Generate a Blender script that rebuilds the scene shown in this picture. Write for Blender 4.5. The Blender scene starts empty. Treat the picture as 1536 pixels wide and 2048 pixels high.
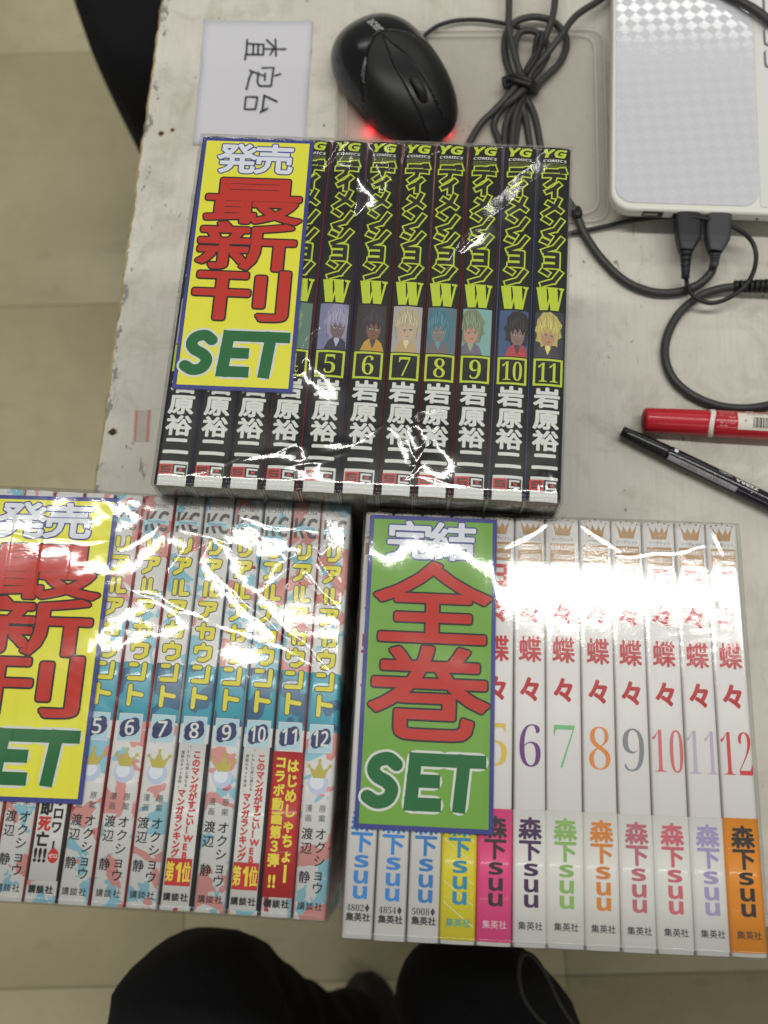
import bpy, bmesh, math, random
import numpy as np
from mathutils import Vector, Matrix
from mathutils.geometry import delaunay_2d_cdt
random.seed(7)
rng = np.random.RandomState(11)
sc = bpy.context.scene
COL = sc.collection
rad = math.radians

# ------------------------------------------------------------------ camera
TILT, ROLL, CH, FPX = rad(17.36), rad(-3.0), .5316, 1952.0
cam = bpy.data.cameras.new('camera')
camo = bpy.data.objects.new('camera', cam)
COL.objects.link(camo)
cam.sensor_fit = 'VERTICAL'
cam.sensor_height = 24.0
cam.lens = 24.0 * FPX / 2048.0
cam.clip_start = .02
cam.clip_end = 60
camo.matrix_world = Matrix.Translation((0, 0, CH)) @ Matrix.Rotation(TILT, 4, 'X') @ Matrix.Rotation(ROLL, 4, 'Z')
cam.dof.use_dof = True
cam.dof.focus_distance = .45
cam.dof.aperture_fstop = 6.3
sc.camera = camo

# ------------------------------------------------------------------ world, lamps, exposure
w = bpy.data.worlds.new('World')
sc.world = w
w.use_nodes = True
bg = w.node_tree.nodes['Background']
bg.inputs[0].default_value = (.96, .95, .88, 1)
bg.inputs[1].default_value = .21
sc.view_settings.view_transform = 'Standard'
sc.view_settings.look = 'None'
sc.view_settings.exposure = 0
sc.view_settings.gamma = 1
sc.cycles.max_bounces = 8
sc.cycles.transparent_max_bounces = 16
sc.cycles.caustics_reflective = False
sc.cycles.caustics_refractive = False


def tube_row(name, x, y, z, lx, ly, power, rz):
    l = bpy.data.lights.new(name, 'AREA')
    l.shape = 'RECTANGLE'
    l.size, l.size_y = lx, ly
    l.energy = power
    l.color = (1.0, .99, .93)
    o = bpy.data.objects.new(name, l)
    o.location = (x, y, z)
    o.rotation_euler = (0, 0, rz)
    COL.objects.link(o)


# ceiling rows of fluorescent tubes: one nearly overhead, one further into the room, one behind the photographer
tube_row('ceiling_tube', .15, .47, 1.75, 2.6, .09, 26, rad(-6))
tube_row('ceiling_tube', .10, 2.25, 1.75, 3.6, .12, 17, rad(-6))
tube_row('ceiling_tube', .30, -1.7, 1.75, 3.6, .12, 17, rad(-6))

RC = Matrix.Rotation(TILT, 3, 'X') @ Matrix.Rotation(ROLL, 3, 'Z')


def at(px, py, z=0.0):
    """point of the place at height z that lies where the photograph (1536 x 2048) shows it"""
    d = RC @ Vector(((px - 768) / FPX, -(py - 1024) / FPX, -1))
    k = (z - CH) / d.z
    return Vector((k * d.x, k * d.y, z))


# ------------------------------------------------------------------ materials
MATS = {}


def mat(name, col, rough=.5, metal=0, spec=.32, emit=None, coat=0, bump=None):
    if name in MATS:
        return MATS[name]
    m = bpy.data.materials.new(name)
    m.use_nodes = True
    b = m.node_tree.nodes['Principled BSDF']
    b.inputs['Base Color'].default_value = (*col, 1)
    b.inputs['Roughness'].default_value = rough
    b.inputs['Metallic'].default_value = metal
    b.inputs['Specular IOR Level'].default_value = spec
    b.inputs['Coat Weight'].default_value = coat
    b.inputs['Coat Roughness'].default_value = .08
    if emit:
        b.inputs['Emission Color'].default_value = (*col, 1)
        b.inputs['Emission Strength'].default_value = emit
    if bump:
        N = NT(m)
        nz = N.noise(bump[0], detail=3)
        N.bump(nz, bump[1], bump[2])
    MATS[name] = m
    return m


class NT:
    """short hand for building node trees"""
    def __init__(s, m):
        s.m = m
        s.t = m.node_tree
        s.b = s.t.nodes['Principled BSDF']
        s.tc = None

    def n(s, typ, **kw):
        x = s.t.nodes.new(typ)
        for k, v in kw.items():
            setattr(x, k, v)
        return x

    def l(s, a, b):
        s.t.links.new(a, b)

    def co(s):
        if s.tc is None:
            s.tc = s.n('ShaderNodeTexCoord').outputs['Object']
        return s.tc

    def mapping(s, scale=(1, 1, 1), loc=(0, 0, 0), src=None):
        x = s.n('ShaderNodeMapping')
        x.inputs['Scale'].default_value = scale
        if isinstance(loc, tuple):
            x.inputs['Location'].default_value = loc
        else:
            s.l(loc, x.inputs['Location'])
        s.l(src or s.co(), x.inputs['Vector'])
        return x.outputs[0]

    def noise(s, scale, detail=4, rough=.6, src=None, dist=0):
        x = s.n('ShaderNodeTexNoise')
        x.inputs['Scale'].default_value = scale
        x.inputs['Detail'].default_value = detail
        x.inputs['Roughness'].default_value = rough
        x.inputs['Distortion'].default_value = dist
        s.l(src or s.co(), x.inputs['Vector'])
        return x.outputs['Fac']

    def ramp(s, src, a, b, lo=0.0, hi=1.0):
        x = s.n('ShaderNodeMapRange')
        x.inputs['From Min'].default_value = a
        x.inputs['From Max'].default_value = b
        x.inputs['To Min'].default_value = lo
        x.inputs['To Max'].default_value = hi
        s.l(src, x.inputs['Value'])
        return x.outputs[0]

    def math(s, op, a, b=None):
        x = s.n('ShaderNodeMath', operation=op)
        for i, v in enumerate((a, b)):
            if v is None:
                continue
            if isinstance(v, (int, float)):
                x.inputs[i].default_value = v
            else:
                s.l(v, x.inputs[i])
        return x.outputs[0]

    def mix(s, f, a, b):
        x = s.n('ShaderNodeMix', data_type='RGBA')
        for sock, v in ((x.inputs['Factor'], f), (x.inputs[6], a), (x.inputs[7], b)):
            if isinstance(v, (int, float)):
                sock.default_value = v
            elif isinstance(v, tuple):
                sock.default_value = (*v, 1)
            else:
                s.l(v, sock)
        return x.outputs[2]

    def sep(s, src=None):
        x = s.n('ShaderNodeSeparateXYZ')
        s.l(src or s.co(), x.inputs[0])
        return x.outputs

    def bump(s, h, strength, dist):
        x = s.n('ShaderNodeBump')
        x.inputs['Strength'].default_value = strength
        x.inputs['Distance'].default_value = dist
        s.l(h, x.inputs['Height'])
        s.l(x.outputs[0], s.b.inputs['Normal'])


def newmat(name, rough=.5):
    m = bpy.data.materials.new(name)
    m.use_nodes = True
    m.node_tree.nodes['Principled BSDF'].inputs['Roughness'].default_value = rough
    MATS[name] = m
    return m, NT(m)


def mat_table():
    m, N = newmat('worn_white_paint', .55)
    grain = N.noise(1, 5, .7, N.mapping((420, 22, 50)))
    blot = N.noise(9, 5, .65)
    blot2 = N.noise(38, 4, .7, dist=.6)
    base = N.mix(N.ramp(blot, .3, .72), (.47, .445, .385), (.60, .58, .52))
    base = N.mix(N.ramp(grain, .48, .76, 0, .32), base, (.34, .325, .28))
    base = N.mix(N.ramp(blot2, .50, .72, 0, .6), base, (.34, .315, .255))
    big = N.noise(4.5, 6, .72, dist=1.0)
    base = N.mix(N.ramp(big, .52, .66, 0, .35), base, (.36, .32, .26))
    # specks
    dn = N.n('ShaderNodeTexNoise')
    dn.inputs['Scale'].default_value = 160
    N.l(N.co(), dn.inputs['Vector'])
    dvn = N.n('ShaderNodeVectorMath', operation='MULTIPLY_ADD')
    N.l(dn.outputs['Color'], dvn.inputs[0])
    dvn.inputs[1].default_value = (.006, .006, 0)
    N.l(N.co(), dvn.inputs[2])
    dv = dvn.outputs[0]
    v = N.n('ShaderNodeTexVoronoi')
    v.inputs['Scale'].default_value = 95
    N.l(N.mapping((1, 1, .02), src=dv), v.inputs['Vector'])
    keep = N.ramp(N.noise(14, 2), .50, .56)
    sz = N.math('MULTIPLY', N.ramp(v.outputs['Distance'], .06, .11, 1, 0), keep)
    base = N.mix(N.math('MULTIPLY', sz, .8), base, (.12, .10, .075))
    # short scratches
    sn = N.noise(1, 2, .5, N.mapping((260, 55, 10)), dist=1.2)
    base = N.mix(N.math('MULTIPLY', N.ramp(sn, .69, .73), N.ramp(N.noise(7, 1), .45, .6, 0, .8)), base, (.15, .13, .10))
    # chipped left edge: paint gone within some millimetres of the border
    x = N.sep()[0]
    jag = N.noise(1, 5, .75, N.mapping((90, 42, 30)))
    lim = N.ramp(jag, .46, .74, -.002, .015)
    chip = N.math('LESS_THAN', x, lim)
    base = N.mix(chip, base, (.20, .195, .18))
    N.l(base, N.b.inputs['Base Color'])
    N.bump(N.math('ADD', grain, N.math('MULTIPLY', chip, -1.2)), .25, .0004)
    return m


def mat_wood_edge():
    m, N = newmat('bare_wood_edge', .7)
    g = N.noise(1, 4, .6, N.mapping((60, 25, 60)))
    c = N.mix(N.ramp(g, .35, .65), (.42, .30, .12), (.55, .44, .22))
    c = N.mix(N.ramp(N.noise(55, 4), .55, .62, 0, .85), c, (.14, .12, .09))
    N.l(c, N.b.inputs['Base Color'])
    return m


def mat_floor():
    m, N = newmat('vinyl_floor', .45)
    r = N.n('ShaderNodeObjectInfo').outputs['Random']
    off = N.n('ShaderNodeCombineXYZ')
    N.l(N.math('MULTIPLY', r, 37.0), off.inputs[0])
    N.l(N.math('MULTIPLY', r, 91.0), off.inputs[1])
    src = N.mapping((1, 1, 1), off.outputs[0])
    a = N.noise(3.2, 4, .6, src)
    b = N.noise(26, 5, .7, src)
    c = N.mix(N.ramp(a, .3, .7), (.46, .405, .245), (.54, .48, .30))
    c = N.mix(N.ramp(b, .40, .75, 0, .55), c, (.40, .35, .21))
    sm = N.noise(1, 3, .6, N.mapping((8, 17, 9), off.outputs[0]))
    c = N.mix(N.ramp(sm, .62, .74, 0, .5), c, (.30, .25, .16))
    sp = N.noise(120, 3, .7, src)
    c = N.mix(N.ramp(sp, .66, .72, 0, .5), c, (.25, .21, .14))
    N.l(c, N.b.inputs['Base Color'])
    N.bump(b, .1, .001)
    return m


def mat_pages(name, a, b):
    m, N = newmat(name, .85)
    s = N.noise(1, 3, .7, N.mapping((2600, 25, 14)))
    c = N.mix(N.ramp(s, .35, .65), a, b)
    N.l(c, N.b.inputs['Base Color'])
    N.bump(s, .5, .0004)
    return m


def mat_film():
    m = bpy.data.materials.new('clear_film')
    m.use_nodes = True
    t = m.node_tree
    t.nodes.clear()
    N = NT.__new__(NT)
    N.m, N.t, N.tc, N.b = m, t, None, None
    out = N.n('ShaderNodeOutputMaterial')
    tr = N.n('ShaderNodeBsdfTransparent')
    tr.inputs[0].default_value = (.975, .98, .97, 1)
    gl = N.n('ShaderNodeBsdfGlossy')
    gl.inputs['Roughness'].default_value = .085
    g2 = N.n('ShaderNodeBsdfGlossy')
    g2.inputs['Roughness'].default_value = .26
    gm = N.n('ShaderNodeMixShader')
    gm.inputs[0].default_value = .17
    N.l(gl.outputs[0], gm.inputs[1])
    N.l(g2.outputs[0], gm.inputs[2])
    fr = N.n('ShaderNodeFresnel')
    fr.inputs['IOR'].default_value = 1.5
    bn = N.n('ShaderNodeBump')
    bn.inputs['Strength'].default_value = .26
    bn.inputs['Distance'].default_value = .0004
    n1 = N.noise(900, 2, .6)
    n2 = N.noise(95, 3, .6)
    h = N.math('ADD', N.math('MULTIPLY', n1, .20), N.math('MULTIPLY', n2, .35))
    N.l(h, bn.inputs['Height'])
    N.l(bn.outputs[0], gl.inputs['Normal'])
    mx = N.n('ShaderNodeMixShader')
    f = N.math('MINIMUM', N.math('MULTIPLY', fr.outputs[0], 2.05), .28)
    N.l(f, mx.inputs[0])
    N.l(tr.outputs[0], mx.inputs[1])
    N.l(gm.outputs[0], mx.inputs[2])
    N.l(bn.outputs[0], g2.inputs['Normal'])
    N.l(mx.outputs[0], out.inputs['Surface'])
    return m


def mat_sheet(name, col, fac):
    """milky translucent plastic"""
    m = bpy.data.materials.new(name)
    m.use_nodes = True
    t = m.node_tree
    b = t.nodes['Principled BSDF']
    b.inputs['Base Color'].default_value = (*col, 1)
    b.inputs['Roughness'].default_value = .25
    b.inputs['Alpha'].default_value = fac
    return m


def mat_splatter():
    """white jacket print with red, pink and blue splashes and a teal field lower down"""
    m, N = newmat('splatter_print', .32)
    r = N.n('ShaderNodeObjectInfo').outputs['Random']
    off = N.n('ShaderNodeCombineXYZ')
    N.l(N.math('MULTIPLY', r, 53.0), off.inputs[0])
    N.l(N.math('MULTIPLY', r, 17.0), off.inputs[1])
    src = N.mapping((1, 1, .3), off.outputs[0])
    a = N.noise(58, 3, .5, src, dist=.8)
    b = N.noise(75, 3, .5, N.mapping((1, 1, .3), (3.1, 8.2, 1.0), src), dist=.5)
    d = N.noise(140, 2, .5, N.mapping((1, 1, .3), (9.1, 2.2, 1.0), src))
    c = N.mix(N.ramp(b, .575, .585), (.80, .79, .785), (.30, .60, .74))
    c = N.mix(N.ramp(a, .575, .585), c, (.76, .33, .31))
    c = N.mix(N.ramp(d, .70, .71), c, (.55, .05, .08))
    y = N.sep()[1]
    yy = N.math('ADD', y, N.math('MULTIPLY', N.math('SUBTRACT', N.noise(90, 2), .5), .012))
    band = N.math('MULTIPLY', N.math('LESS_THAN', yy, .0105), N.math('GREATER_THAN', y, -.0135))
    teal = N.mix(N.ramp(N.noise(70, 2, .5, src), .56, .57), (.035, .33, .45), (.03, .12, .25))
    c = N.mix(band, c, teal)
    N.l(c, N.b.inputs['Base Color'])
    N.b.inputs['Coat Weight'].default_value = .3
    return m


def mat_cloth():
    m, N = newmat('black_trousers', .95)
    n = N.noise(900, 2)
    c = N.mix(n, (.006, .006, .007), (.014, .014, .016))
    N.l(c, N.b.inputs['Base Color'])
    N.b.inputs['Specular IOR Level'].default_value = .15
    N.bump(N.noise(14, 4), .6, .01)
    return m


def mat_diamond():
    """silver lid print: a diamond grid whose cells differ only in gloss"""
    m, N = newmat('diamond_silver', .3)
    mp = N.n('ShaderNodeMapping')
    mp.inputs['Rotation'].default_value = (0, 0, rad(45))
    mp.inputs['Scale'].default_value = (165, 165, 1)
    N.l(N.co(), mp.inputs['Vector'])
    ck = N.n('ShaderNodeTexChecker')
    ck.inputs['Scale'].default_value = 1
    N.l(mp.outputs[0], ck.inputs['Vector'])
    N.b.inputs['Base Color'].default_value = (.54, .545, .59, 1)
    N.b.inputs['Metallic'].default_value = 0
    N.l(N.ramp(ck.outputs['Fac'], 0, 1, .28, .11), N.b.inputs['Roughness'])
    N.l(N.ramp(ck.outputs['Fac'], 0, 1, .16, .75), N.b.inputs['Specular IOR Level'])
    fn = N.noise(2500, 2)
    N.bump(fn, .04, .0001)
    return m


M_TABLE, M_EDGE, M_FLOOR, M_FILM = mat_table(), mat_wood_edge(), mat_floor(), mat_film()
M_PAGE = mat_pages('grey_pages', (.19, .175, .14), (.38, .36, .31))
M_PAGEW = mat_pages('cream_pages', (.50, .47, .40), (.66, .63, .56))
M_SPLAT, M_CLOTH, M_DIAM = mat_splatter(), mat_cloth(), mat_diamond()
M_BLACKSP = mat('black_jacket', (.008, .0085, .0075), .45, spec=.22)
M_WHITESP = mat('white_jacket', (.77, .745, .745), .42, spec=.3)
M_WHITE = mat('white_print', (.70, .71, .69), .5)
M_LIME = mat('lime_print', (.52, .64, .03), .45)
M_DKLIME = mat('dark_lime_print', (.10, .12, .02), .45)
M_INK = mat('black_ink', (.006, .006, .007), .5, spec=.2)
M_RED = mat('red_print', (.56, .028, .02), .45)
M_CYEL = mat('card_yellow', (.82, .78, .035), .5, bump=(1500, .15, .0002))
M_CGREEN = mat('card_green', (.155, .37, .032), .5, bump=(1500, .15, .0002))
M_CBLUE = mat('card_blue', (.024, .034, .25), .5)
M_CRED = mat('card_red', (.54, .022, .012), .55, spec=.2)
M_SETG = mat('set_green', (.008, .14, .035), .55, spec=.2)
M_LAV = mat('card_white', (.74, .76, .86), .5)
M_GOLD = mat('gold_print', (.36, .19, .06), .45)
M_KYEL = mat('title_yellow', (.74, .66, .02), .4)
M_NAVY = mat('navy_print', (.012, .02, .12), .45)
M_GREYOUT = mat('title_shadow', (.06, .065, .085), .45)
M_SKYB = mat('pale_blue_print', (.42, .62, .72), .45)


# ------------------------------------------------------------------ object helpers
def link(name, me, parent=None, mats=()):
    o = bpy.data.objects.new(name, me)
    COL.objects.link(o)
    for m in mats:
        if m.name not in [x.name for x in me.materials if x]:
            me.materials.append(m)
    if parent is not None:
        o.parent = parent
    return o


def tag(o, label=None, cat=None, group=None, kind=None):
    if label: o['label'] = label
    if cat: o['category'] = cat
    if group: o['group'] = group
    if kind: o['kind'] = kind
    return o


def empty(name, loc, rz=0, **kw):
    o = bpy.data.objects.new(name, None)
    o.empty_display_size = .02
    o.location = loc
    o.rotation_euler = (0, 0, rz)
    COL.objects.link(o)
    return tag(o, **kw)


def mesh(verts, faces, smooth=False, mi=None):
    me = bpy.data.meshes.new('m')
    me.from_pydata([tuple(v) for v in verts], [], faces)
    if smooth:
        me.polygons.foreach_set('use_smooth', [True] * len(me.polygons))
    if mi:
        me.polygons.foreach_set('material_index', mi)
    me.update()
    return me


def from_bm(bm, smooth=False):
    me = bpy.data.meshes.new('m')
    bmesh.ops.recalc_face_normals(bm, faces=bm.faces)
    bm.to_mesh(me)
    bm.free()
    if smooth:
        me.polygons.foreach_set('use_smooth', [True] * len(me.polygons))
    return me


def box_me(sx, sy, sz, bev=.0, c=(0, 0, 0), seg=2):
    bm = bmesh.new()
    bmesh.ops.create_cube(bm, size=1)
    bmesh.ops.scale(bm, vec=(sx, sy, sz), verts=bm.verts)
    if bev:
        bmesh.ops.bevel(bm, geom=bm.edges[:], offset=bev, segments=seg, affect='EDGES', profile=.6)
    bmesh.ops.translate(bm, vec=c, verts=bm.verts)
    return from_bm(bm, bev > 0)


def rounded_slab(pts, z0, z1, r, seg=6, top_bev=.0015):
    """outline pts (x, y) with corner radius r, extruded, small rounded top edge"""
    out = []
    n = len(pts)
    for i in range(n):
        p, a, b = Vector(pts[i]), Vector(pts[i - 1]), Vector(pts[(i + 1) % n])
        u, v = (a - p).normalized(), (b - p).normalized()
        ang = u.angle(v)
        d = r / math.tan(ang / 2)
        p0, p1 = p + u * d, p + v * d
        cc = p + (u + v).normalized() * (r / math.sin(ang / 2))
        for k in range(seg + 1):
            t = k / seg
            q = (p0 - cc).lerp(p1 - cc, t)
            out.append(cc + q.normalized() * r)
    cen = sum(out, Vector((0, 0))) / len(out)
    levels = [(z0, 0)] + [(z1 - top_bev * (1 - math.sin(a)), top_bev * (1 - math.cos(a))) for a in
                          [i * math.pi / 8 for i in range(5)]]
    V, F = [], []
    N = len(out)
    for (z, ins) in levels:
        for q in out:
            d = (q - cen)
            V.append((q.x - d.x / d.length * ins, q.y - d.y / d.length * ins, z))
    for L in range(len(levels) - 1):
        for i in range(N):
            j = (i + 1) % N
            F.append((L * N + i, L * N + j, (L + 1) * N + j, (L + 1) * N + i))
    F.append(tuple(range((len(levels) - 1) * N, len(levels) * N)))
    F.append(tuple(reversed(range(N))))
    bm = bmesh.new()
    vs = [bm.verts.new(v) for v in V]
    for f in F:
        bm.faces.new([vs[i] for i in f])
    return from_bm(bm)


def catmull(P, n=10):
    P = [Vector(p) for p in P]
    Q = [P[0] * 2 - P[1]] + P + [P[-1] * 2 - P[-2]]
    out = []
    for i in range(1, len(Q) - 2):
        a, b, c, d = Q[i - 1:i + 3]
        for k in range(n):
            t = k / n
            out.append(.5 * ((2 * b) + (c - a) * t + (2 * a - 5 * b + 4 * c - d) * t * t + (3 * b - a - 3 * c + d) * t ** 3))
    out.append(P[-1])
    return out


def tube(P, r, sides=10, n=10, spline=True):
    path = catmull(P, n) if spline else [Vector(p) for p in P]
    rr = r if callable(r) else (lambda t: r)
    V, F = [], []
    up = Vector((0, 0, 1))
    for i, p in enumerate(path):
        t = (path[min(i + 1, len(path) - 1)] - path[max(i - 1, 0)]).normalized()
        s = t.cross(up)
        if s.length < 1e-4:
            s = Vector((1, 0, 0))
        s.normalize()
        u = s.cross(t)
        R = rr(i / (len(path) - 1))
        for k in range(sides):
            a = 2 * math.pi * k / sides
            V.append(p + s * (math.cos(a) * R) + u * (math.sin(a) * R))
    m = len(path)
    for i in range(m - 1):
        for k in range(sides):
            j = (k + 1) % sides
            F.append((i * sides + k, i * sides + j, (i + 1) * sides + j, (i + 1) * sides + k))
    F.append(tuple(range(sides)))
    F.append(tuple(reversed(range((m - 1) * sides, m * sides))))
    return mesh(V, F, True)


# ------------------------------------------------------------------ flat print: lettering as thin geometry
_G = {}


def glyph_polys(ch, off=0.0):
    """triangles (em units) and outline edges of a text string in the built-in font"""
    key = (ch, off)
    if key in _G:
        return _G[key]
    c = bpy.data.curves.new('t', 'FONT')
    c.body = ch
    c.size = 1
    c.resolution_u = 3
    c.offset = off
    c.fill_mode = 'FRONT'
    o = bpy.data.objects.new('t', c)
    COL.objects.link(o)
    me = bpy.data.meshes.new_from_object(o.evaluated_get(bpy.context.evaluated_depsgraph_get()))
    co = [(v.co.x, v.co.y) for v in me.vertices]
    polys = [[co[i] for i in p.vertices] for p in me.polygons]
    cnt = {}
    for p in me.polygons:
        vs = list(p.vertices)
        for a, b in zip(vs, vs[1:] + vs[:1]):
            k = (min(a, b), max(a, b))
            cnt[k] = cnt.get(k, 0) + 1
    edges = [(co[a], co[b]) for (a, b), k in cnt.items() if k == 1]
    bpy.data.objects.remove(o)
    bpy.data.meshes.remove(me)
    bpy.data.curves.remove(c)
    _G[key] = (polys, edges)
    return _G[key]


def cap(a, b, r, n=6, mitre=False):
    """convex polygon round the segment a-b (round or square ends)"""
    ax, ay = a
    bx, by = b
    d = math.hypot(bx - ax, by - ay)
    th = math.atan2(by - ay, bx - ax) if d > 1e-9 else 0
    pts = []
    if mitre:
        ux, uy = math.cos(th), math.sin(th)
        e = r if mitre is True else r * mitre
        return [(ax - ux * e + uy * r, ay - uy * e - ux * r), (bx + ux * e + uy * r, by + uy * e - ux * r),
                (bx + ux * e - uy * r, by + uy * e + ux * r), (ax - ux * e - uy * r, ay - uy * e + ux * r)]
    for k in range(n + 1):
        t = th - math.pi / 2 + math.pi * k / n
        pts.append((bx + r * math.cos(t), by + r * math.sin(t)))
    for k in range(n + 1):
        t = th + math.pi / 2 + math.pi * k / n
        pts.append((ax + r * math.cos(t), ay + r * math.sin(t)))
    return pts


_U = {}


def union(polys, cuts=None):
    """merge overlapping polygons (millimetres) into one flat triangulation"""
    vs, fs = [], []
    for p in polys:
        a = sum(p[i - 1][0] * p[i][1] - p[i][0] * p[i - 1][1] for i in range(len(p)))
        if abs(a) < 1e-7:
            continue
        if a < 0:
            p = p[::-1]
        fs.append(list(range(len(vs), len(vs) + len(p))))
        vs += [Vector(q) for q in p]
    es = []
    if cuts and vs:
        y0, y1 = min(v.y for v in vs) - .1, max(v.y for v in vs) + .1
        for x in cuts:
            es.append((len(vs), len(vs) + 1))
            vs += [Vector((x, y0)), Vector((x, y1))]
    ov, oe, of, a, b, orig = delaunay_2d_cdt(vs, es, fs, 0, 1e-4)
    pv = np.array([(q.x, q.y) for q in ov])
    tri = [f for f in of if len(f) == 3]
    ct = np.array([pv[list(f)].mean(0) for f in tri]).reshape(-1, 2)
    ins = np.zeros(len(tri), bool)
    for p in polys:
        q = np.array(p)
        lo_, hi_ = q.min(0), q.max(0)
        sel = np.nonzero((ct[:, 0] > lo_[0]) & (ct[:, 0] < hi_[0]) & (ct[:, 1] > lo_[1]) & (ct[:, 1] < hi_[1]) & ~ins)[0]
        if not len(sel):
            continue
        x, y = ct[sel, 0][:, None], ct[sel, 1][:, None]
        x0, y0 = q[:, 0], q[:, 1]
        x1, y1 = np.roll(x0, -1), np.roll(y0, -1)
        with np.errstate(divide='ignore', invalid='ignore'):
            hit = ((y0 > y) != (y1 > y)) & (x < (x1 - x0) * (y - y0) / (y1 - y0) + x0)
        ins[sel[hit.sum(1) % 2 == 1]] = True
    F = [f for f, k in zip(tri, ins) if k]
    used = sorted({i for f in F for i in f})
    mp = {i: k for k, i in enumerate(used)}
    return [(ov[i].x, ov[i].y) for i in used], [tuple(mp[i] for i in f) for f in F]


class Print:
    """collects flat coloured shapes (millimetres); each layer lies a hair above the one before"""
    def __init__(s, crown=0.0):
        s.items = []
        s.crown = crown

    def add(s, polys, m, layer):
        s.items.append((polys, m, layer))

    def poly(s, pts, m, layer=0):
        s.add([pts], m, layer)

    def rect(s, x0, y0, x1, y1, m, layer=0):
        s.poly([(x0, y0), (x1, y0), (x1, y1), (x0, y1)], m, layer)

    def frame(s, x0, y0, x1, y1, t, m, layer=0):
        s.add([[(x0, y0), (x1, y0), (x1, y0 + t), (x0, y0 + t)], [(x0, y1 - t), (x1, y1 - t), (x1, y1), (x0, y1)],
               [(x0, y0), (x0 + t, y0), (x0 + t, y1), (x0, y1)], [(x1 - t, y0), (x1, y0), (x1, y1), (x1 - t, y1)]], m, layer)

    def disc(s, x, y, r, m, layer=0, n=14, ry=None):
        s.poly([(x + r * math.cos(2 * math.pi * k / n), y + (ry or r) * math.sin(2 * math.pi * k / n)) for k in range(n)], m, layer)

    def text(s, t, cx, cy, w, h, m, layer=0, grow=0.0, em=True, rot=0, skew=0, off=0.0, n=3):
        polys, edges = glyph_polys(t, off)
        if not polys:
            return
        if em:
            x0, x1, y0, y1 = 0.0, 1.0 * len(t), -.13, .87
        else:
            xs = [q[0] for p in polys for q in p]
            ys = [q[1] for p in polys for q in p]
            x0, x1, y0, y1 = min(xs), max(xs), min(ys), max(ys)
        sx, sy = w / (x1 - x0), h / (y1 - y0)
        cr, sr = math.cos(rot), math.sin(rot)

        def T(q):
            x, y = (q[0] - (x0 + x1) / 2) * sx, (q[1] - (y0 + y1) / 2) * sy
            x += skew * y
            return (cx + x * cr - y * sr, cy + x * sr + y * cr)
        P = [[T(q) for q in p] for p in polys]
        if grow > 0:
            P += [cap(T(a), T(b), grow, n) for a, b in edges]
        s.add(P, m, layer)

    def strokes(s, lines, cx, cy, w, h, r, m, layer=0, mitre=False, rot=0, n=5):
        """lines in a unit box, drawn with a pen of radius r (mm)"""
        cr, sr = math.cos(rot), math.sin(rot)

        def T(q):
            x, y = (q[0] - .5) * w, (q[1] - .5) * h
            return (cx + x * cr - y * sr, cy + x * sr + y * cr)
        P = []
        for ln in lines:
            for a, b in zip(ln, ln[1:]):
                P.append(cap(T(a), T(b), r, n, mitre))
        s.add(P, m, layer)

    def build(s, name, parent, z, key=None, bend=None):
        """z in metres is the height of the printed surface"""
        if key and key in _U:
            me = _U[key]
            o = bpy.data.objects.new(name, me)
            COL.objects.link(o)
            o.parent = parent
            o.location = (0, 0, z)
            return o
        V, F, MI, mats = [], [], [], []
        groups = {}
        for polys, m, layer in s.items:
            groups.setdefault((layer, m.name), (m, []))[1].extend(polys)
        for (layer, mn) in sorted(groups):
            m, polys = groups[(layer, mn)]
            if m not in mats:
                mats.append(m)
            cuts = [-7.5 + 1.5 * k for k in range(11)] if s.crown else None
            v, f = union(polys, cuts)
            b = len(V)
            hh = .00009 + layer * .00003 + mats.index(m) * .000004
            for x, y in v:
                p = (x / 1000, y / 1000, hh - s.crown * (x / 1000) ** 2)
                V.append(bend(p) if bend else p)
            F += [tuple(i + b for i in q) for q in f]
            MI += [mats.index(m)] * len(f)
        me = mesh(V, F, False, MI)
        for m in mats:
            me.materials.append(m)
        if key:
            _U[key] = me
        o = bpy.data.objects.new(name, me)
        COL.objects.link(o)
        o.parent = parent
        o.location = (0, 0, z)
        return o


# ------------------------------------------------------------------ the setting
FLOOR_Z = -.72
e0, e1 = at(320, 0), at(186, 960)
edge_dir = (e0 - e1).normalized()
tyaw = math.atan2(edge_dir.y, edge_dir.x) - math.pi / 2
fp = at(672, 1812)
corner = e1 + edge_dir * (fp - e1).dot(edge_dir)         # left front corner of the table top

floor = link('floor', mesh([(-3, -3, -.0035), (3, -3, -.0035), (3, 3, -.0035), (-3, 3, -.0035)], [(0, 1, 2, 3)]), None,
             [mat('floor_joint', (.22, .19, .12), .8)])
floor.location = (0, 0, FLOOR_Z)
tag(floor, 'khaki vinyl tiled shop floor with dark scuffs', kind='structure')
s0 = at(1132, 1940, FLOOR_Z)
s1 = at(95, 2006, FLOOR_Z)
fr = rad(-1.5)
tile_me = box_me(.4492, .4492, .003, .0005, (0, 0, -.0015), 1)
tile_me.materials.append(M_FLOOR)
org = Vector((s0.x, s1.y, 0))
for i in range(-6, 6):
    for j in range(-5, 6):
        o = bpy.data.objects.new('tile', tile_me)
        COL.objects.link(o)
        o.parent = floor
        d = Matrix.Rotation(fr, 3, 'Z') @ Vector(((i + .5) * .45, (j + .5) * .45, 0))
        o.location = (org.x + d.x, org.y + d.y, .003 * .5 * 0)
        o.rotation_euler = (0, 0, fr)

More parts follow.
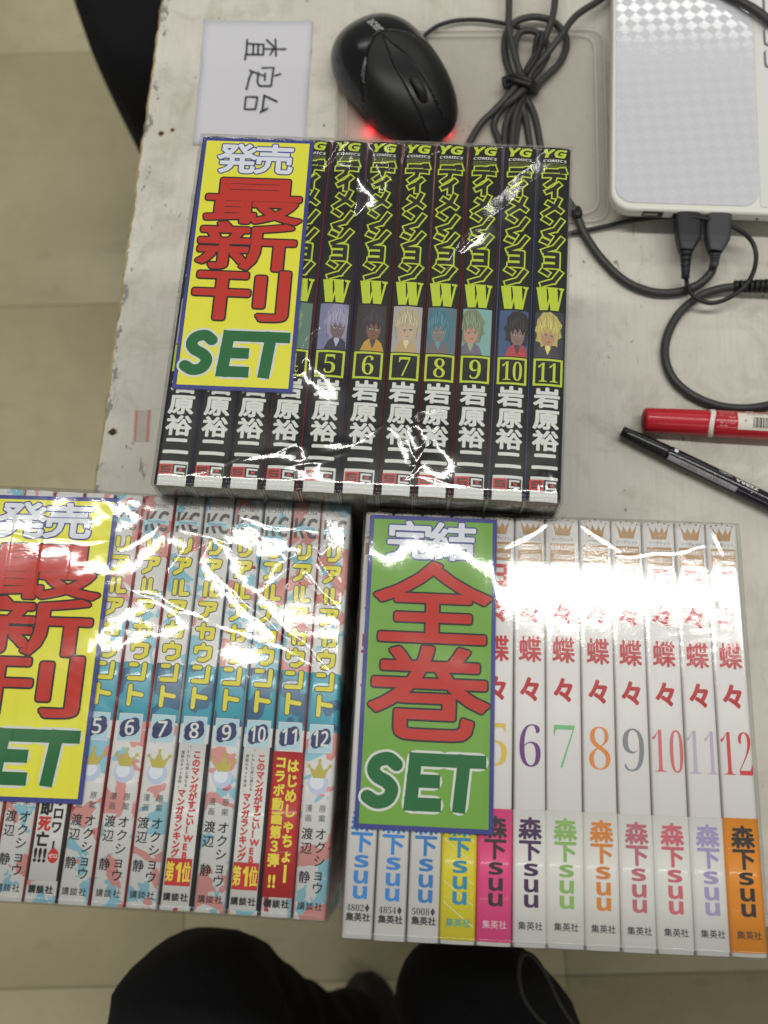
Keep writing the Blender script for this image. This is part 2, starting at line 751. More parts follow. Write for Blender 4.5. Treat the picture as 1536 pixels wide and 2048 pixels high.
# table: worn white board on four legs
table = empty('table', (corner.x, corner.y, FLOOR_Z), tyaw, label='worn white painted wooden table carrying the wrapped comics and the laptop', cat='table')
TH = -FLOOR_Z
TW, TD = 1.25, .80
bev = .0022
prof = [(0, -.024), (0, -bev * 1.3), (bev, 0)]
NY = 160
V, F, MI = [], [], []
prng = random.Random(3)
jig = [prng.uniform(-.0007, .0007) for _ in range(NY + 1)]
for j in range(NY + 1):
    y = TD * j / NY
    for k, (x, z) in enumerate(prof):
        V.append((x + (jig[j] if k > 0 else jig[j] * .6), y, TH + z - (.0 if k < 2 else 0)))
    V.append((TW, y, TH))
    V.append((TW, y, TH - .024))
for j in range(NY):
    for k in range(4):
        a = j * 5 + k
        F.append((a, a + 1, a + 6, a + 5))
        MI.append(1 if k < 2 else 0)
    a = j * 5
    F.append((a + 4, a, a + 5, a + 9))
    MI.append(1)
F.append((0, 1, 2, 3, 4)); MI.append(1)
F.append(tuple(NY * 5 + k for k in (4, 3, 2, 1, 0))); MI.append(1)
link('tabletop', mesh(V, F, False, MI), table, [M_TABLE, M_EDGE])
M_LEG = mat('table_leg_grey', (.30, .29, .26), .5)
for (x, y) in ((.08, .12), (TW - .08, .12), (.08, TD - .08), (TW - .08, TD - .08)):
    link('leg', box_me(.04, .04, TH - .026, .002, (x, y, (TH - .026) / 2)), table, [M_LEG])
link('apron', box_me(TW - .2, .018, .06, .001, (TW / 2, .12, TH - .056)), table, [M_LEG])

# three old nail holes with rust round them
M_HOLE = mat('rust_brown', (.045, .03, .014), .9)
M_HOLE2 = mat('pale_rust', (.26, .19, .10), .9)
Ti = (Matrix.Translation(table.location) @ Matrix.Rotation(tyaw, 4, 'Z')).inverted()
for (px, py, r) in ((322, 267, 2.1), (345, 260, 1.5), (225, 864, 2.6), (648, 251, .9), (1417, 868, .7)):
    p = Ti @ at(px, py)
    P = Print()
    rr = random.Random(px)
    for lay, m_, k in ((0, M_HOLE2, 1.0), (1, M_HOLE, .72)):
        P.poly([(p.x * 1000 + r * k * (1 + rr.uniform(-.25, .25)) * math.cos(a * .5236), p.y * 1000 + r * k * (1 + rr.uniform(-.25, .25)) * math.sin(a * .5236)) for a in range(12)], m_, lay)
    P.build('nail_hole', table, TH)

# ------------------------------------------------------------------ books
K_CROWN = 17.0        # spine crown: z = -K x^2 (metres)


def cover_mesh(wd, L, D, t=.0006, r=.0018):
    hw = wd / 2
    prof = [(-hw, 0), (-hw, D * .5), (-hw, D - r - K_CROWN * hw * hw)]
    zc = D - K_CROWN * (hw - r) ** 2 - r
    for k in range(1, 5):
        a = math.pi - k * math.pi / 8
        prof.append((-hw + r + r * math.cos(a), zc + r * math.sin(a)))
    nx = 9
    for k in range(nx):
        x = (-1 + 2 * k / (nx - 1)) * (hw - r)
        if k not in (0,):
            prof.append((x, D - K_CROWN * x * x))
    left = prof[:7]
    prof = prof + [(-x, z) for x, z in reversed(left[:-1])]
    # mirrored list already holds the right shoulder start; drop duplicates
    q = []
    for p in prof:
        if not q or abs(p[0] - q[-1][0]) + abs(p[1] - q[-1][1]) > 1e-6:
            q.append(p)
    prof = q
    n = len(prof)
    inner = []
    for i, (x, z) in enumerate(prof):
        a, b = prof[max(i - 1, 0)], prof[min(i + 1, n - 1)]
        tx, tz = b[0] - a[0], b[1] - a[1]
        l = math.hypot(tx, tz)
        inner.append((x + tz / l * t, z - tx / l * t))
    V, F, MI = [], [], []
    for y in (-L / 2, L / 2):
        V += [(x, y, z) for x, z in prof]
        V += [(x, y, z) for x, z in inner]
    m = 2 * n
    spine_lo, spine_hi = 4, n - 6
    for i in range(n - 1):
        F.append((i, i + 1, m + i + 1, m + i))
        MI.append(0 if spine_lo <= i <= spine_hi else 1)
        F.append((n + i, m + n + i, m + n + i + 1, n + i + 1))
        MI.append(2)
        F.append((i, n + i, n + i + 1, i + 1)); MI.append(2)
        F.append((m + i, m + i + 1, m + n + i + 1, m + n + i)); MI.append(2)
    for i in (0, n - 1):
        F.append((i, m + i, m + n + i, n + i)); MI.append(2)
    me = mesh(V, F, False, MI)
    for i, p in enumerate(me.polygons):
        if MI[i] != 2:
            p.use_smooth = True
    return me


M_EDGEPAPER = mat('paper_edge', (.55, .52, .47), .8)
BOOKS = {}


def make_book(setk, vol, quad, D, L, spine_m, side_m, page_m, label, group):
    """quad: pixel corners (top left, top right, bottom right, bottom left) of the spine"""
    P = [at(x, y, D) for x, y in quad]
    top, bot = (P[0] + P[1]) / 2, (P[2] + P[3]) / 2
    ax = (top - bot).normalized()
    cen = (top + bot) / 2
    side = Vector((ax.y, -ax.x, 0))
    wd = ((P[1] - P[0]).dot(side) + (P[2] - P[3]).dot(side)) / 2
    yaw = math.atan2(ax.y, ax.x) - math.pi / 2
    e = empty('comic_book', (cen.x, cen.y, 0), yaw, label=label, cat='comic book', group=group)
    me = cover_mesh(wd, L, D)
    for m_ in (spine_m, side_m, M_EDGEPAPER):
        me.materials.append(m_)
    c = link('cover', me, e)
    rr = random.Random(vol * 7 + len(setk))
    hw = wd / 2 - .0008
    seg = 10
    # page block with its rounded back
    V, F = [], []
    ys = (-L / 2 + .0008, L / 2 - .0008)
    pr = [(-hw, .001)] + [(-hw + 2 * hw * k / seg, D - .0016 - K_CROWN * (-hw + 2 * hw * k / seg) ** 2 - (0 if 0 < k < seg else .0014)) for k in range(seg + 1)] + [(hw, .001)]
    for y in ys:
        V += [(x, y, z) for x, z in pr]
    n = len(pr)
    for i in range(n):
        j = (i + 1) % n
        F.append((i, j, n + j, n + i))
    F.append(tuple(reversed(range(n))))
    F.append(tuple(range(n, 2 * n)))
    link('page_block', mesh(V, F), e, [page_m])
    BOOKS[(setk, vol)] = (e, cen, ax, side, wd, D, L, yaw)
    return e


def ly(setk, vol, py):
    """millimetres along the spine of a reference book for a row of the photograph"""
    e, cen, ax, side, wd, D, L, yaw = BOOKS[(setk, vol)]
    p0, p1 = at(1000, py, D), at(1500, py, D)
    # intersect the row with the book's centre line
    u = (p1 - p0)
    M = Matrix(((ax.x, -u.x), (ax.y, -u.y)))
    s = M.inverted() @ Vector((p0.x - cen.x, p0.y - cen.y))
    return s[0] * 1000


# --- set one: eleven black spines ------------------------------------------------
G1 = 'black comics in the upper shrink wrapped set'
bl = [(305, 376), (381, 450), (452, 521), (525, 595), (599, 668), (675, 747), (748, 823), (829, 892), (896, 965), (975, 1049), (1055, 1121)]
tc = [437, 503, 567, 631, 697, 774, 840, 905, 970, 1044, 1111]
bc = [341, 415.5, 487, 555.5, 636, 717, 790.6, 865, 933, 1017, 1087]
side_cols = [(.02, .02, .12), (.02, .02, .10), (.02, .018, .02), (.30, .01, .03), (.02, .03, .16), (.16, .01, .01), (.10, .03, .04),
             (.22, .015, .02), (.20, .01, .015), (.10, .16, .38), (.02, .03, .10)]
names1 = ['leftmost black spine in its row, number hidden by the yellow card', 'second black spine from the left, number hidden by the yellow card',
          'third black spine from the left, number hidden by the yellow card', 'black spine whose boxed 4 is half hidden by the yellow card',
          'black spined comic numbered 5, lilac picture above the number', 'black spined comic numbered 6, dark brown picture above the number',
          'black spined comic numbered 7, pale blond picture above the number', 'black spined comic numbered 8, blue grey picture above the number',
          'black spined comic numbered 9, green and pink picture above the number', 'black spined comic numbered 10, blue edged beside number 9',
          'black spined comic numbered 11 at the end of its row']
D1, L1 = .130, .181
for i in range(11):
    bw = bl[i][1] - bl[i][0]
    b0, b1 = bl[i]
    cb = (b0 + b1) / 2
    ct = tc[i] + (cb - bc[i])
    tw = bw * .912
    t0_ = (tc[i - 1] + tc[i]) / 2 + .8 if i else ct - 33
    t1_ = (tc[i + 1] + tc[i]) / 2 - .8 if i < 10 else ct + 33
    b0 = (bc[i - 1] + bc[i]) / 2 + .8 if i else b0
    b1 = (bc[i + 1] + bc[i]) / 2 - .8 if i < 10 else b1
    yb = 969 + (1004 - 969) * (cb - 341) / 746
    yt = 272 + (293 - 272) * (ct - 437) / 674
    sm = mat('jacket_side_%d' % i, side_cols[i], .35, coat=.2)
    make_book('D', i + 1, [(t0_, yt - .3), (t1_, yt + 1), (b1, yb + 1), (b0, yb - 1)], D1, L1, M_BLACKSP, sm, M_PAGE, names1[i], G1)

# angular katakana, unit boxes
KATA = {
    'デ': [[(.12, .88), (.66, .88)], [(.04, .62), (.96, .62)], [(.52, .62), (.46, .30), (.16, .04)], [(.78, 1.0), (.84, .82)], [(.92, 1.02), (.98, .84)]],
    'ィ': [[(.80, .95), (.52, .62), (.10, .38)], [(.55, .62), (.55, .02)]],
    'メ': [[(.76, .98), (.58, .46), (.08, .04)], [(.24, .72), (.86, .24)]],
    'ン': [[(.10, .88), (.36, .68)], [(.92, .80), (.62, .26), (.12, .06)]],
    'シ': [[(.20, .96), (.44, .82)], [(.06, .66), (.30, .52)], [(.94, .78), (.62, .24), (.12, .02)]],
    'ョ': [[(.14, .92), (.82, .92), (.82, .08)], [(.20, .52), (.82, .52)], [(.12, .10), (.86, .10)]],
}


def art_panel(P, x0, y0, x1, y1, k):
    """a plain generic picture: hair shape, bare face shape, clothing shape"""
    cols = [((.10, .20, .15), (.20, .32, .16), (.42, .24, .15), (.22, .22, .08)), ((.20, .20, .36), (.30, .28, .42), (.17, .11, .13), (.03, .03, .06)),
            ((.03, .025, .03), (.035, .025, .035), (.20, .09, .055), (.55, .30, .04)), ((.42, .38, .42), (.46, .40, .27), (.55, .40, .30), (.50, .36, .17)),
            ((.10, .17, .22), (.06, .19, .25), (.22, .20, .20), (.17, .14, .14)), ((.22, .42, .40), (.19, .25, .15), (.50, .27, .19), (.16, .14, .20)),
            ((.05, .09, .22), (.018, .014, .018), (.24, .15, .13), (.45, .05, .06)), ((.03, .03, .05), (.52, .43, .13), (.48, .26, .15), (.05, .04, .06))][k]
    mm = [mat('art_%d_%d' % (k, i), c, .45) for i, c in enumerate(cols)]
    w, h = x1 - x0, y1 - y0
    rr = random.Random(k + 5)
    X = lambda u: x0 + w * u
    Y = lambda v: y0 + h * v
    P.rect(x0, y0, x1, y1, mm[0], 0)
    cx = [.22, .66, .60, .50, .40, .30, .64, .46][k]
    sh = [(cx - .42, 0), (cx - .30, .18), (cx - .12, .27), (cx + .12, .27), (cx + .30, .18), (cx + .42, 0)]
    P.poly([(X(min(1, max(0, u))), Y(v)) for u, v in sh], mm[3], 2)
    pts = []
    n = 22
    for i in range(n):
        a = 2 * math.pi * i / n
        r = 1 + (.13 if i % 2 else -.06) * (1 if math.sin(a) < .3 else .25) + rr.uniform(-.04, .04)
        pts.append((X(min(1, max(0, cx + .44 * r * math.cos(a)))), Y(min(1, max(0, .60 + .40 * r * math.sin(a))))))
    P.poly(pts, mm[1], 1)
    P.poly([(X(cx + .25 * math.cos(a)), Y(.50 + .25 * math.sin(a) * (1.15 if math.sin(a) < 0 else 1))) for a in [i * math.pi / 9 for i in range(18)]], mm[2], 3)
    fr_ = [(cx - .28, .62), (cx - .17, .47), (cx - .10, .60), (cx, .50), (cx + .08, .61), (cx + .18, .46), (cx + .29, .64), (cx + .22, .80), (cx - .2, .80)]
    P.poly([(X(u), Y(v)) for u, v in fr_], mm[1], 4)
    dk = mat('art_line', (.05, .04, .05), .5)
    ey = mat('art_eye_white', (.55, .52, .5), .5)
    for sgn in (-1, 1):
        ex_, ey_ = X(cx + .105 * sgn + .02), Y(.46 + rr.uniform(-.01, .01))
        P.disc(ex_, ey_, .78, ey, 5, 10, ry=.42)
        P.disc(ex_ + .1, ey_, .36, dk, 6, 8)
        P.add([cap((ex_ - .8, ey_ + .45), (ex_ + .8, ey_ + .5), .11, 2)], dk, 7)
    P.add([cap((X(cx - .03), Y(.335)), (X(cx + .07), Y(.335 + rr.uniform(-.01, .01))), .09, 2)], dk, 5)
    hl = mat('art_hair_light_%d' % k, tuple(min(1, c * 1.5 + .03) for c in cols[1]), .45)
    for q in range(9):
        u0 = cx - .34 + q * .08
        P.add([cap((X(min(1, max(0, u0 + rr.uniform(-.03, .03)))), Y(.90 - abs(q - 4) * .05)), (X(min(1, max(0, u0 * .98 + rr.uniform(-.06, .06)))), Y(.66 - abs(q - 4) * .03)), .17, 2)], hl, 8)
    P.poly([(X(cx - .10), Y(.20)), (X(cx), Y(.05)), (X(cx + .10), Y(.20)), (X(cx + .07), Y(.25)), (X(cx - .07), Y(.25))], hl, 9)
    for u0, v0, u1, v1 in ((cx - .3, .86, cx - .16, .58), (cx - .08, .94, cx - .02, .62), (cx + .14, .92, cx + .22, .6), (cx - .40, .55, cx - .34, .25), (cx + .38, .6, cx + .33, .3)):
        P.add([cap((X(min(1, max(0, u0))), Y(v0)), (X(min(1, max(0, u1))), Y(v1)), .06, 2)], dk, 5)


def W_polys(x0, y0, w, h):
    T = lambda L: [(x0 + w * a, y0 + h * b) for a, b in L]
    return [T([(0, 1), (.36, 1), (.43, 0), (.15, 0)]), T([(.36, 0), (.43, 0), (.58, .80), (.52, .86)]),
            T([(.40, 1), (.76, 1), (.83, 0), (.54, 0)]), T([(.76, 0), (.83, 0), (.98, .93), (.90, .93)]),
            T([(0, 1), (.78, 1), (.78, .95), (0, .95)]), T([(.80, 1), (1.02, 1), (1.0, .90), (.84, .90)])]


R = ('D', 11)
rows1 = [(337, 374), (366, 396), (396, 431), (432, 470), (468, 505), (505, 537), (536, 573)]
for vol in range(1, 12):
    e = BOOKS[('D', vol)][0]
    P = Print(K_CROWN)
    yy = lambda py: ly(*R, py)
    P.text('𝙔𝙂', 0, (yy(298) + yy(317)) / 2, 11.2, 4.6, M_LIME, 1, .14, em=False)
    P.text('𝘾𝙊𝙈𝙄𝘾𝙎', 0, yy(322), 11.4, 1.5, M_WHITE, 1, em=False)
    P.rect(-5.7, yy(335), 5.7, yy(327), M_DKLIME, 0)
    P.text('SUPER', 0, yy(331), 10, 1.3, M_INK, 1, em=False)
    P.build('imprint_mark', e, D1, key='d_imprint')
    P = Print(K_CROWN)
    for (a, b), ch in zip(rows1, 'ディメンション'):
        c0, c1 = yy(a), yy(b)
        wd_ = 10.4 if ch not in 'ィョ' else 8.4
        dx = -.2
        P.strokes(KATA[ch], dx, (c0 + c1) / 2, wd_, abs(c1 - c0) * .93, 1.72, M_LIME, 1, mitre=.75)
        P.strokes(KATA[ch], dx, (c0 + c1) / 2, wd_, abs(c1 - c0) * .93, 1.02, M_BLACKSP, 2, mitre=.62)
    P.build('title_lettering', e, D1, key='d_title')
    P = Print(K_CROWN)
    P.add(W_polys(-6.6, yy(621), 12.6, yy(575) - yy(621)), M_LIME, 1)
    P.build('title_letter', e, D1, key='d_w')
    P = Print(K_CROWN)
    art_panel(P, -6.6, yy(716), 6.6, yy(624), max(0, vol - 4) if vol > 3 else (vol * 3) % 8)
    P.build('cover_picture', e, D1)
    P = Print(K_CROWN)
    P.frame(-6.6, yy(772), 6.6, yy(718), 1.0, M_LIME, 1)
    ds = ''.join('𝟎𝟏𝟐𝟑𝟒𝟓𝟔𝟕𝟖𝟗'[int(c)] for c in str(vol))
    P.text(ds, 0, (yy(726) + yy(764)) / 2, 5.2 if vol < 10 else 9.0, abs(yy(764) - yy(726)), M_LIME, 1, em=False, off=-.010)
    P.build('volume_number', e, D1)
    P = Print(K_CROWN)
    for ch, a, b in (('岩', 776, 817), ('原', 819, 860), ('裕', 861, 903), ('二', 903, 943)):
        P.text(ch, 0, (yy(a) + yy(b)) / 2, 11.9, abs(yy(a) - yy(b)) * 1.0, M_WHITE, 1, .42 if ch != '裕' else .36)
    P.build('author_lettering', e, D1, key='d_author')
    wd = BOOKS[('D', vol)][4] * 1000
    P = Print(K_CROWN)
    P.rect(-min(wd / 2 - 1.75, 7.0), yy(1004), min(wd / 2 - 1.75, 7.0), yy(954), M_WHITE, 0)
    P.rect(-6.3, yy(982), -.1, yy(960), M_RED, 1)
    P.rect(-.1, yy(982), 6.0, yy(960), M_INK, 1)
    cy, hh = (yy(982) + yy(960)) / 2, abs(yy(982) - yy(960))
    P.strokes([[(1, 1), (0, 1), (0, .5), (1, .5), (1, 0), (0, 0)]], -3.2, cy, 3.6, hh * .5, .45, mat('dark_red_print', (.10, .008, .008), .5), 2, mitre=True)
    P.strokes([[(1, 1), (0, 1), (0, 0), (1, 0)]], 3.0, cy, 3.8, hh * .58, .42, M_WHITE, 2, mitre=True)
    P.rect(2.6, cy - .55, 4.2, cy + .55, M_RED, 2)
    P.build('publisher_mark', e, D1)

# --- set two: twelve splatter-print spines ---------------------------------------
G2 = 'red and blue splashed comics in the lower left shrink wrapped set'
kt = [(-14, 47, 984), (48, 108, 985), (109, 168, 987), (169, 230, 989), (231, 287, 991), (289, 351, 993), (353, 410, 995), (412, 470, 998), (471, 528, 1001), (530, 587, 1003),
      (588, 643, 1007), (644, 703, 1011)]
kb = [(-92, -24, 1792), (-23, 43, 1796), (45, 110, 1800), (111, 177, 1805), (178, 247, 1809), (248, 313, 1813)]
kb = [(-90, -24, 1790), (-22, 44, 1797)] + [(45, 110, 1801), (111, 177, 1807), (178, 247, 1811), (248, 313, 1815), (314, 382, 1819), (384, 450, 1824), (451, 516, 1829), (517, 584, 1833), (585, 650, 1838)]
# the third volume carries no band and the fourth one does; the row reaches past the picture's left border
kb = [(-158, -91, 1784)] + kb
names2 = ['first splashed comic at the far left, mostly under the yellow card', 'second splashed comic, mostly under the yellow card',
          'third splashed comic, its lower end showing below the yellow card', 'splashed comic with a white band, black and red lettering, below the yellow card',
          'splashed comic numbered 5, its number touching the yellow card', 'splashed comic numbered 6 with a small crowned ball', 'splashed comic numbered 7 beside the white banded number 8',
          'comic numbered 8 with a white band of red lettering, between numbers 7 and 9', 'splashed comic numbered 9 between two white banded ones', 'comic numbered 10 with a white band of red lettering, beside the red banded one',
          'comic numbered 11 with a red band of yellow lettering', 'splashed comic numbered 12 at the right end of its row']
D2, L2 = .113, .1735
KSIDE = {1: (.6, .5, .48), 2: (.5, .1, .1), 3: (.45, .05, .05), 4: (.02, .02, .02), 5: (.35, .02, .03), 6: (.40, .015, .02), 7: (.5, .45, .44), 8: (.03, .10, .16), 9: (.35, .42, .5),
         10: (.05, .05, .06), 11: (.38, .02, .03), 12: (.6, .55, .54)}
for i in range(12):
    t0, t1, ty = kt[i]
    b0, b1, by = kb[i]
    sm = M_SPLAT if i == 11 else mat('splash_side_%d' % i, KSIDE[i + 1], .35)
    make_book('K', i + 1, [(t0, ty), (t1, ty + 1), (b1, by + 1), (b0, by)], D2, L2, M_SPLAT, sm, M_PAGE, names2[i], G2)

KROUND = {
    'リ': [[(.22, .92), (.22, .42)], [(.82, .95), (.82, .35), (.62, .10), (.30, .08)]],
    'ア': [[(.05, .92), (.92, .92), (.86, .62), (.62, .55)], [(.50, .66), (.46, .28), (.12, .08)]],
    'ル': [[(.24, .92), (.24, .12)], [(.62, .94), (.62, .10), (1.0, .14)]],
    'カ': [[(.04, .68), (.94, .68), (.90, .12), (.66, .10)], [(.36, .98), (.34, .10)]],
    'ウ': [[(.48, 1.0), (.48, .82)], [(.08, .55), (.08, .80), (.90, .80), (.88, .26), (.60, .06), (.34, .08)]],
    'ン': [[(.10, .94), (.44, .94)], [(.92, .98), (.90, .12), (.10, .12)]],
    'ト': [[(.26, 1.0), (.26, .02)], [(.26, .62), (.94, .54)]],
}
KCODE = ['5310', '5331', '5365', '5402', '5441', '5482', '5565', '5617', '5670', '5711', '5764', '5802']
R2 = ('K', 12)
yk = lambda py: ly(*R2, py)
M_GREYINK = mat('grey_ink', (.07, .07, .075), .5)
M_BALL = mat('ball_print', (.50, .56, .76), .4)
M_BALLL = mat('ball_light', (.72, .76, .86), .4)
M_DKYEL = mat('dull_yellow_print', (.50, .42, .07), .45)
M_BANDW = mat('white_band', (.72, .71, .70), .4, coat=.2)
M_BANDR = mat('red_band', (.50, .015, .02), .4, coat=.2)
M_BANDY = mat('yellow_letter', (.80, .66, .05), .45)


def band(e, wd, D, y0, y1, m_, sides=None, name='paper_band'):
    """thin paper sleeve over the spine, reaching down both sides"""
    hw = wd / 2 + .00025
    prof = [(-hw, .01)]
    r = .0018
    for k in range(0, 5):
        a = math.pi - k * math.pi / 8
        prof.append((-hw + r + r * math.cos(a), D + .00025 - K_CROWN * (hw - r) ** 2 - r + r * math.sin(a)))
    for k in range(1, 8):
        x = (-1 + 2 * k / 8) * (hw - r)
        prof.append((x, D + .00025 - K_CROWN * x * x))
    prof += [(-x, z) for x, z in reversed(prof[:6])]
    V = [(x, y, z) for y in (y0 / 1000, y1 / 1000) for x, z in prof]
    n = len(prof)
    F = [(i, i + 1, n + i + 1, n + i) for i in range(n - 1)]
    mi = [1 if (i < 4 or i > n - 6) and sides else 0 for i in range(n - 1)]
    me = mesh(V, F, True, mi)
    me.materials.append(m_)
    me.materials.append(sides or m_)
    o = link(name, me, e)
    md = o.modifiers.new('t', 'SOLIDIFY')
    md.thickness = .00015
    md.offset = -1
    return o


for vol in range(1, 13):
    e, cen, ax, side, wdm, D, L, yaw = BOOKS[('K', vol)]
    wd = wdm * 1000
    banded = vol in (4, 8, 10, 11)
    P = Print(K_CROWN)
    P.text('KCM' + KCODE[vol - 1], 0, yk(1030), 9.2, 1.7, M_GREYINK, 1, em=False)
    P.text('𝗞𝗖', 0, (yk(1040) + yk(1081)) / 2, 10.2, yk(1040) - yk(1081), M_GREYINK, 1, em=False)
    pts = []
    for k in range(9):
        a = -1 + k / 4
        pts.append((a * 5.6, yk(1056) - a * a * 1.2))
    P.poly(pts + [(x, y - 2.1) for x, y in reversed(pts)], M_SKYB, 2)
    P.text('𝗠𝗔𝗚𝗔𝗭𝗜𝗡𝗘', 0, yk(1063) + .2, 8.2, 1.1, mat('teal_ink', (.05, .25, .33), .5), 3, em=False)
    P.build('imprint_mark', e, D)
    P = Print(K_CROWN)
    edges_ = [1090, 1128, 1172, 1214, 1258, 1299, 1343, 1388, 1437]
    for k, ch in enumerate('リアルアカウント'):
        a, b = yk(edges_[k] + 3), yk(edges_[k + 1] - 3)
        P.strokes(KROUND[ch], -.1, (a + b) / 2, 7.4, (a - b) * .86, 1.32, M_GREYOUT, 1)
        P.strokes(KROUND[ch], -.1, (a + b) / 2, 7.4, (a - b) * .86, .92, M_KYEL, 2)
    P.build('title_lettering', e, D, key='k_title')
    P = Print(K_CROWN)
    P.frame(-5.0, yk(1506), 5.0, yk(1449), .3, M_WHITE, 1)
    P.rect(-4.8, yk(1505), 4.8, yk(1450), M_SKYB, 0)
    cy = (yk(1449) + yk(1506)) / 2
    P.disc(0, cy, 4.3, M_NAVY, 2, ry=3.6)
    P.disc(1.9, cy + 2.3, 2.0, M_NAVY, 3)
    P.disc(-2.2, cy - 2.2, 2.0, M_NAVY, 4)
    ds = ''.join('𝟢𝟣𝟤𝟥𝟦𝟧𝟨𝟩𝟪𝟫'[int(c)] for c in str(vol))
    P.text(ds, 0, cy, 3.6 if vol < 10 else 6.0, 6.2, M_WHITE, 5, .16, em=False)
    P.build('volume_number', e, D)
    y0 = -L * 500
    if not banded:
        P = Print(K_CROWN)
        cy = yk(1568)
        P.disc(0, cy, 4.3, M_BALL, 1, 20)
        P.disc(-.5, cy + .8, 3.0, M_BALLL, 2, 16)
        c0 = yk(1550)
        P.poly([(-2.2, c0 - 1.2), (2.4, c0 - 1.2), (4.6, c0 + 3.6), (1.9, c0 + 1.8), (.2, c0 + 5.6), (-1.6, c0 + 1.8), (-4.2, c0 + 3.4)], M_DKYEL, 3)
        for x_, y_ in ((4.6, 3.7), (.2, 5.7), (-4.2, 3.5)):
            P.disc(x_, c0 + y_, .75, M_DKYEL, 4, 10)
        P.build('spine_picture', e, D, key='k_ball')
        P = Print(K_CROWN)
        for x_, t_ in ((2.6, '原案'), (-3.0, '漫画')):
            for k, ch in enumerate(t_):
                P.text(ch, x_, yk(1617 + 20 * k), 3.0, 3.0, M_GREYINK, 1)
        for k, ch in enumerate('オクショウ'):
            P.text(ch, 2.6, yk(1668 + 27 * k), 4.9, 4.9, M_INK, 1, .05)
        for k, ch in ((0, '渡'), (1, '辺'), (3, '静')):
            P.text(ch, -3.0, yk(1668 + 29 * k), 4.9, 4.9, M_INK, 1, .05)
        P.build('author_lettering', e, D, key='k_author')
    elif vol in (8, 10):
        yt_, yb_ = yk(1503), yk(1786)
        bo = band(e, wdm - .0004, D, yk(1830) * 1.0 + 0, yt_, M_BANDW, mat('band_side_dark', (.02, .02, .02), .4))
        P = Print(K_CROWN)
        for k, ch in enumerate('このマンガがすごい！WEB'):
            P.text(ch, 2.4, yk(1525 + 16.9 * k), 3.5, 3.5, M_RED, 1, .16)
        for k, ch in enumerate('マンガランキング'):
            P.text(ch, -2.3, yk(1604 + 17.2 * k), 3.5, 3.5, M_RED, 1, .16)
        for k, ch in enumerate('「SNSの絆に溺れる。'):
            P.text(ch, -1.0, yk(1512 + 8.4 * k), 1.5, 1.6, M_INK, 1)
        for k, ch in enumerate('禁断のネット依存」'):
            P.text(ch, -3.6, yk(1522 + 8.4 * k), 1.5, 1.6, M_INK, 1)
        P.rect(-5.2, yk(1790), 5.2, yk(1735), M_BANDR, 1)
        for x_, ch in ((-3.4, '第'), (0, '𝟭'), (3.3, '位')):
            P.text(ch, x_, (yk(1790) + yk(1735)) / 2, 3.5 if ch != '𝟭' else 2.0, 8.0 if ch != '𝟭' else 7.2, M_BANDY, 2, .14, em=(ch != '𝟭'))
        P.build('band_lettering', e, D + .0003, key='k_band_a')
    elif vol == 11:
        bo = band(e, wdm - .0004, D, yk(1800), yk(1508), M_BANDR)
        P = Print(K_CROWN)
        for k, ch in enumerate('はじめしゃちょー'):
            if ch == 'ー':
                P.rect(2.0, yk(1536 + 30 * 7 + 24), 3.1, yk(1536 + 30 * 7 - 12), M_BANDY, 1)
            else:
                P.text(ch, 2.5, yk(1536 + 30 * k), 5.0, 5.6, M_BANDY, 1, .24)
        for k, ch in enumerate('コラボ動画第３弾'):
            P.text(ch, -2.6, yk(1530 + 28 * k), 4.8, 5.2, M_BANDY, 1, .24)
        P.text('!!', -2.6, yk(1768), 2.6, 4.6, M_BANDY, 1, .2, em=False)
        P.build('band_lettering', e, D + .0003)
    elif vol == 4:
        bo = band(e, wdm - .0004, D, yk(1795), yk(1500), M_BANDW, mat('band_side_dark', (.02, .02, .02), .4))
        P = Print(K_CROWN)
        for k, ch in enumerate('フォロワー'):
            if ch == 'ー':
                P.rect(2.2, yk(1612 + 28 * 4 + 8), 3.0, yk(1612 + 28 * 4 - 10), M_INK, 1)
            else:
                P.text(ch, 2.8, yk(1602 + 28 * k), 4.6, 5.2, M_INK, 1, .2)
        for k, (ch, mm_) in enumerate((('即', M_INK), ('死', M_CRED), ('亡', M_INK))):
            P.text(ch, -2.3, yk(1648 + 32 * k), 5.4, 6.0, mm_, 1, .28)
        P.text('!!!', -2.3, yk(1744), 4.8, 5.0, M_INK, 1, .25, em=False)
        P.disc(3.1, yk(1744), 2.1, M_CRED, 1, ry=2.9)
        P.text('ゼロ', 3.1, yk(1744), 3.6, 1.8, M_WHITE, 2, .05)
        P.build('band_lettering', e, D + .0003)
    P = Print(K_CROWN)
    for k, ch in enumerate('講談社'):
        P.text(ch, -3.5 + 3.5 * k, yk(1813), 3.2, 3.2, M_INK, 1, .08 if banded else .02)
    P.build('publisher_mark', e, D + (.0003 if banded else 0), key='k_pub%d' % banded)

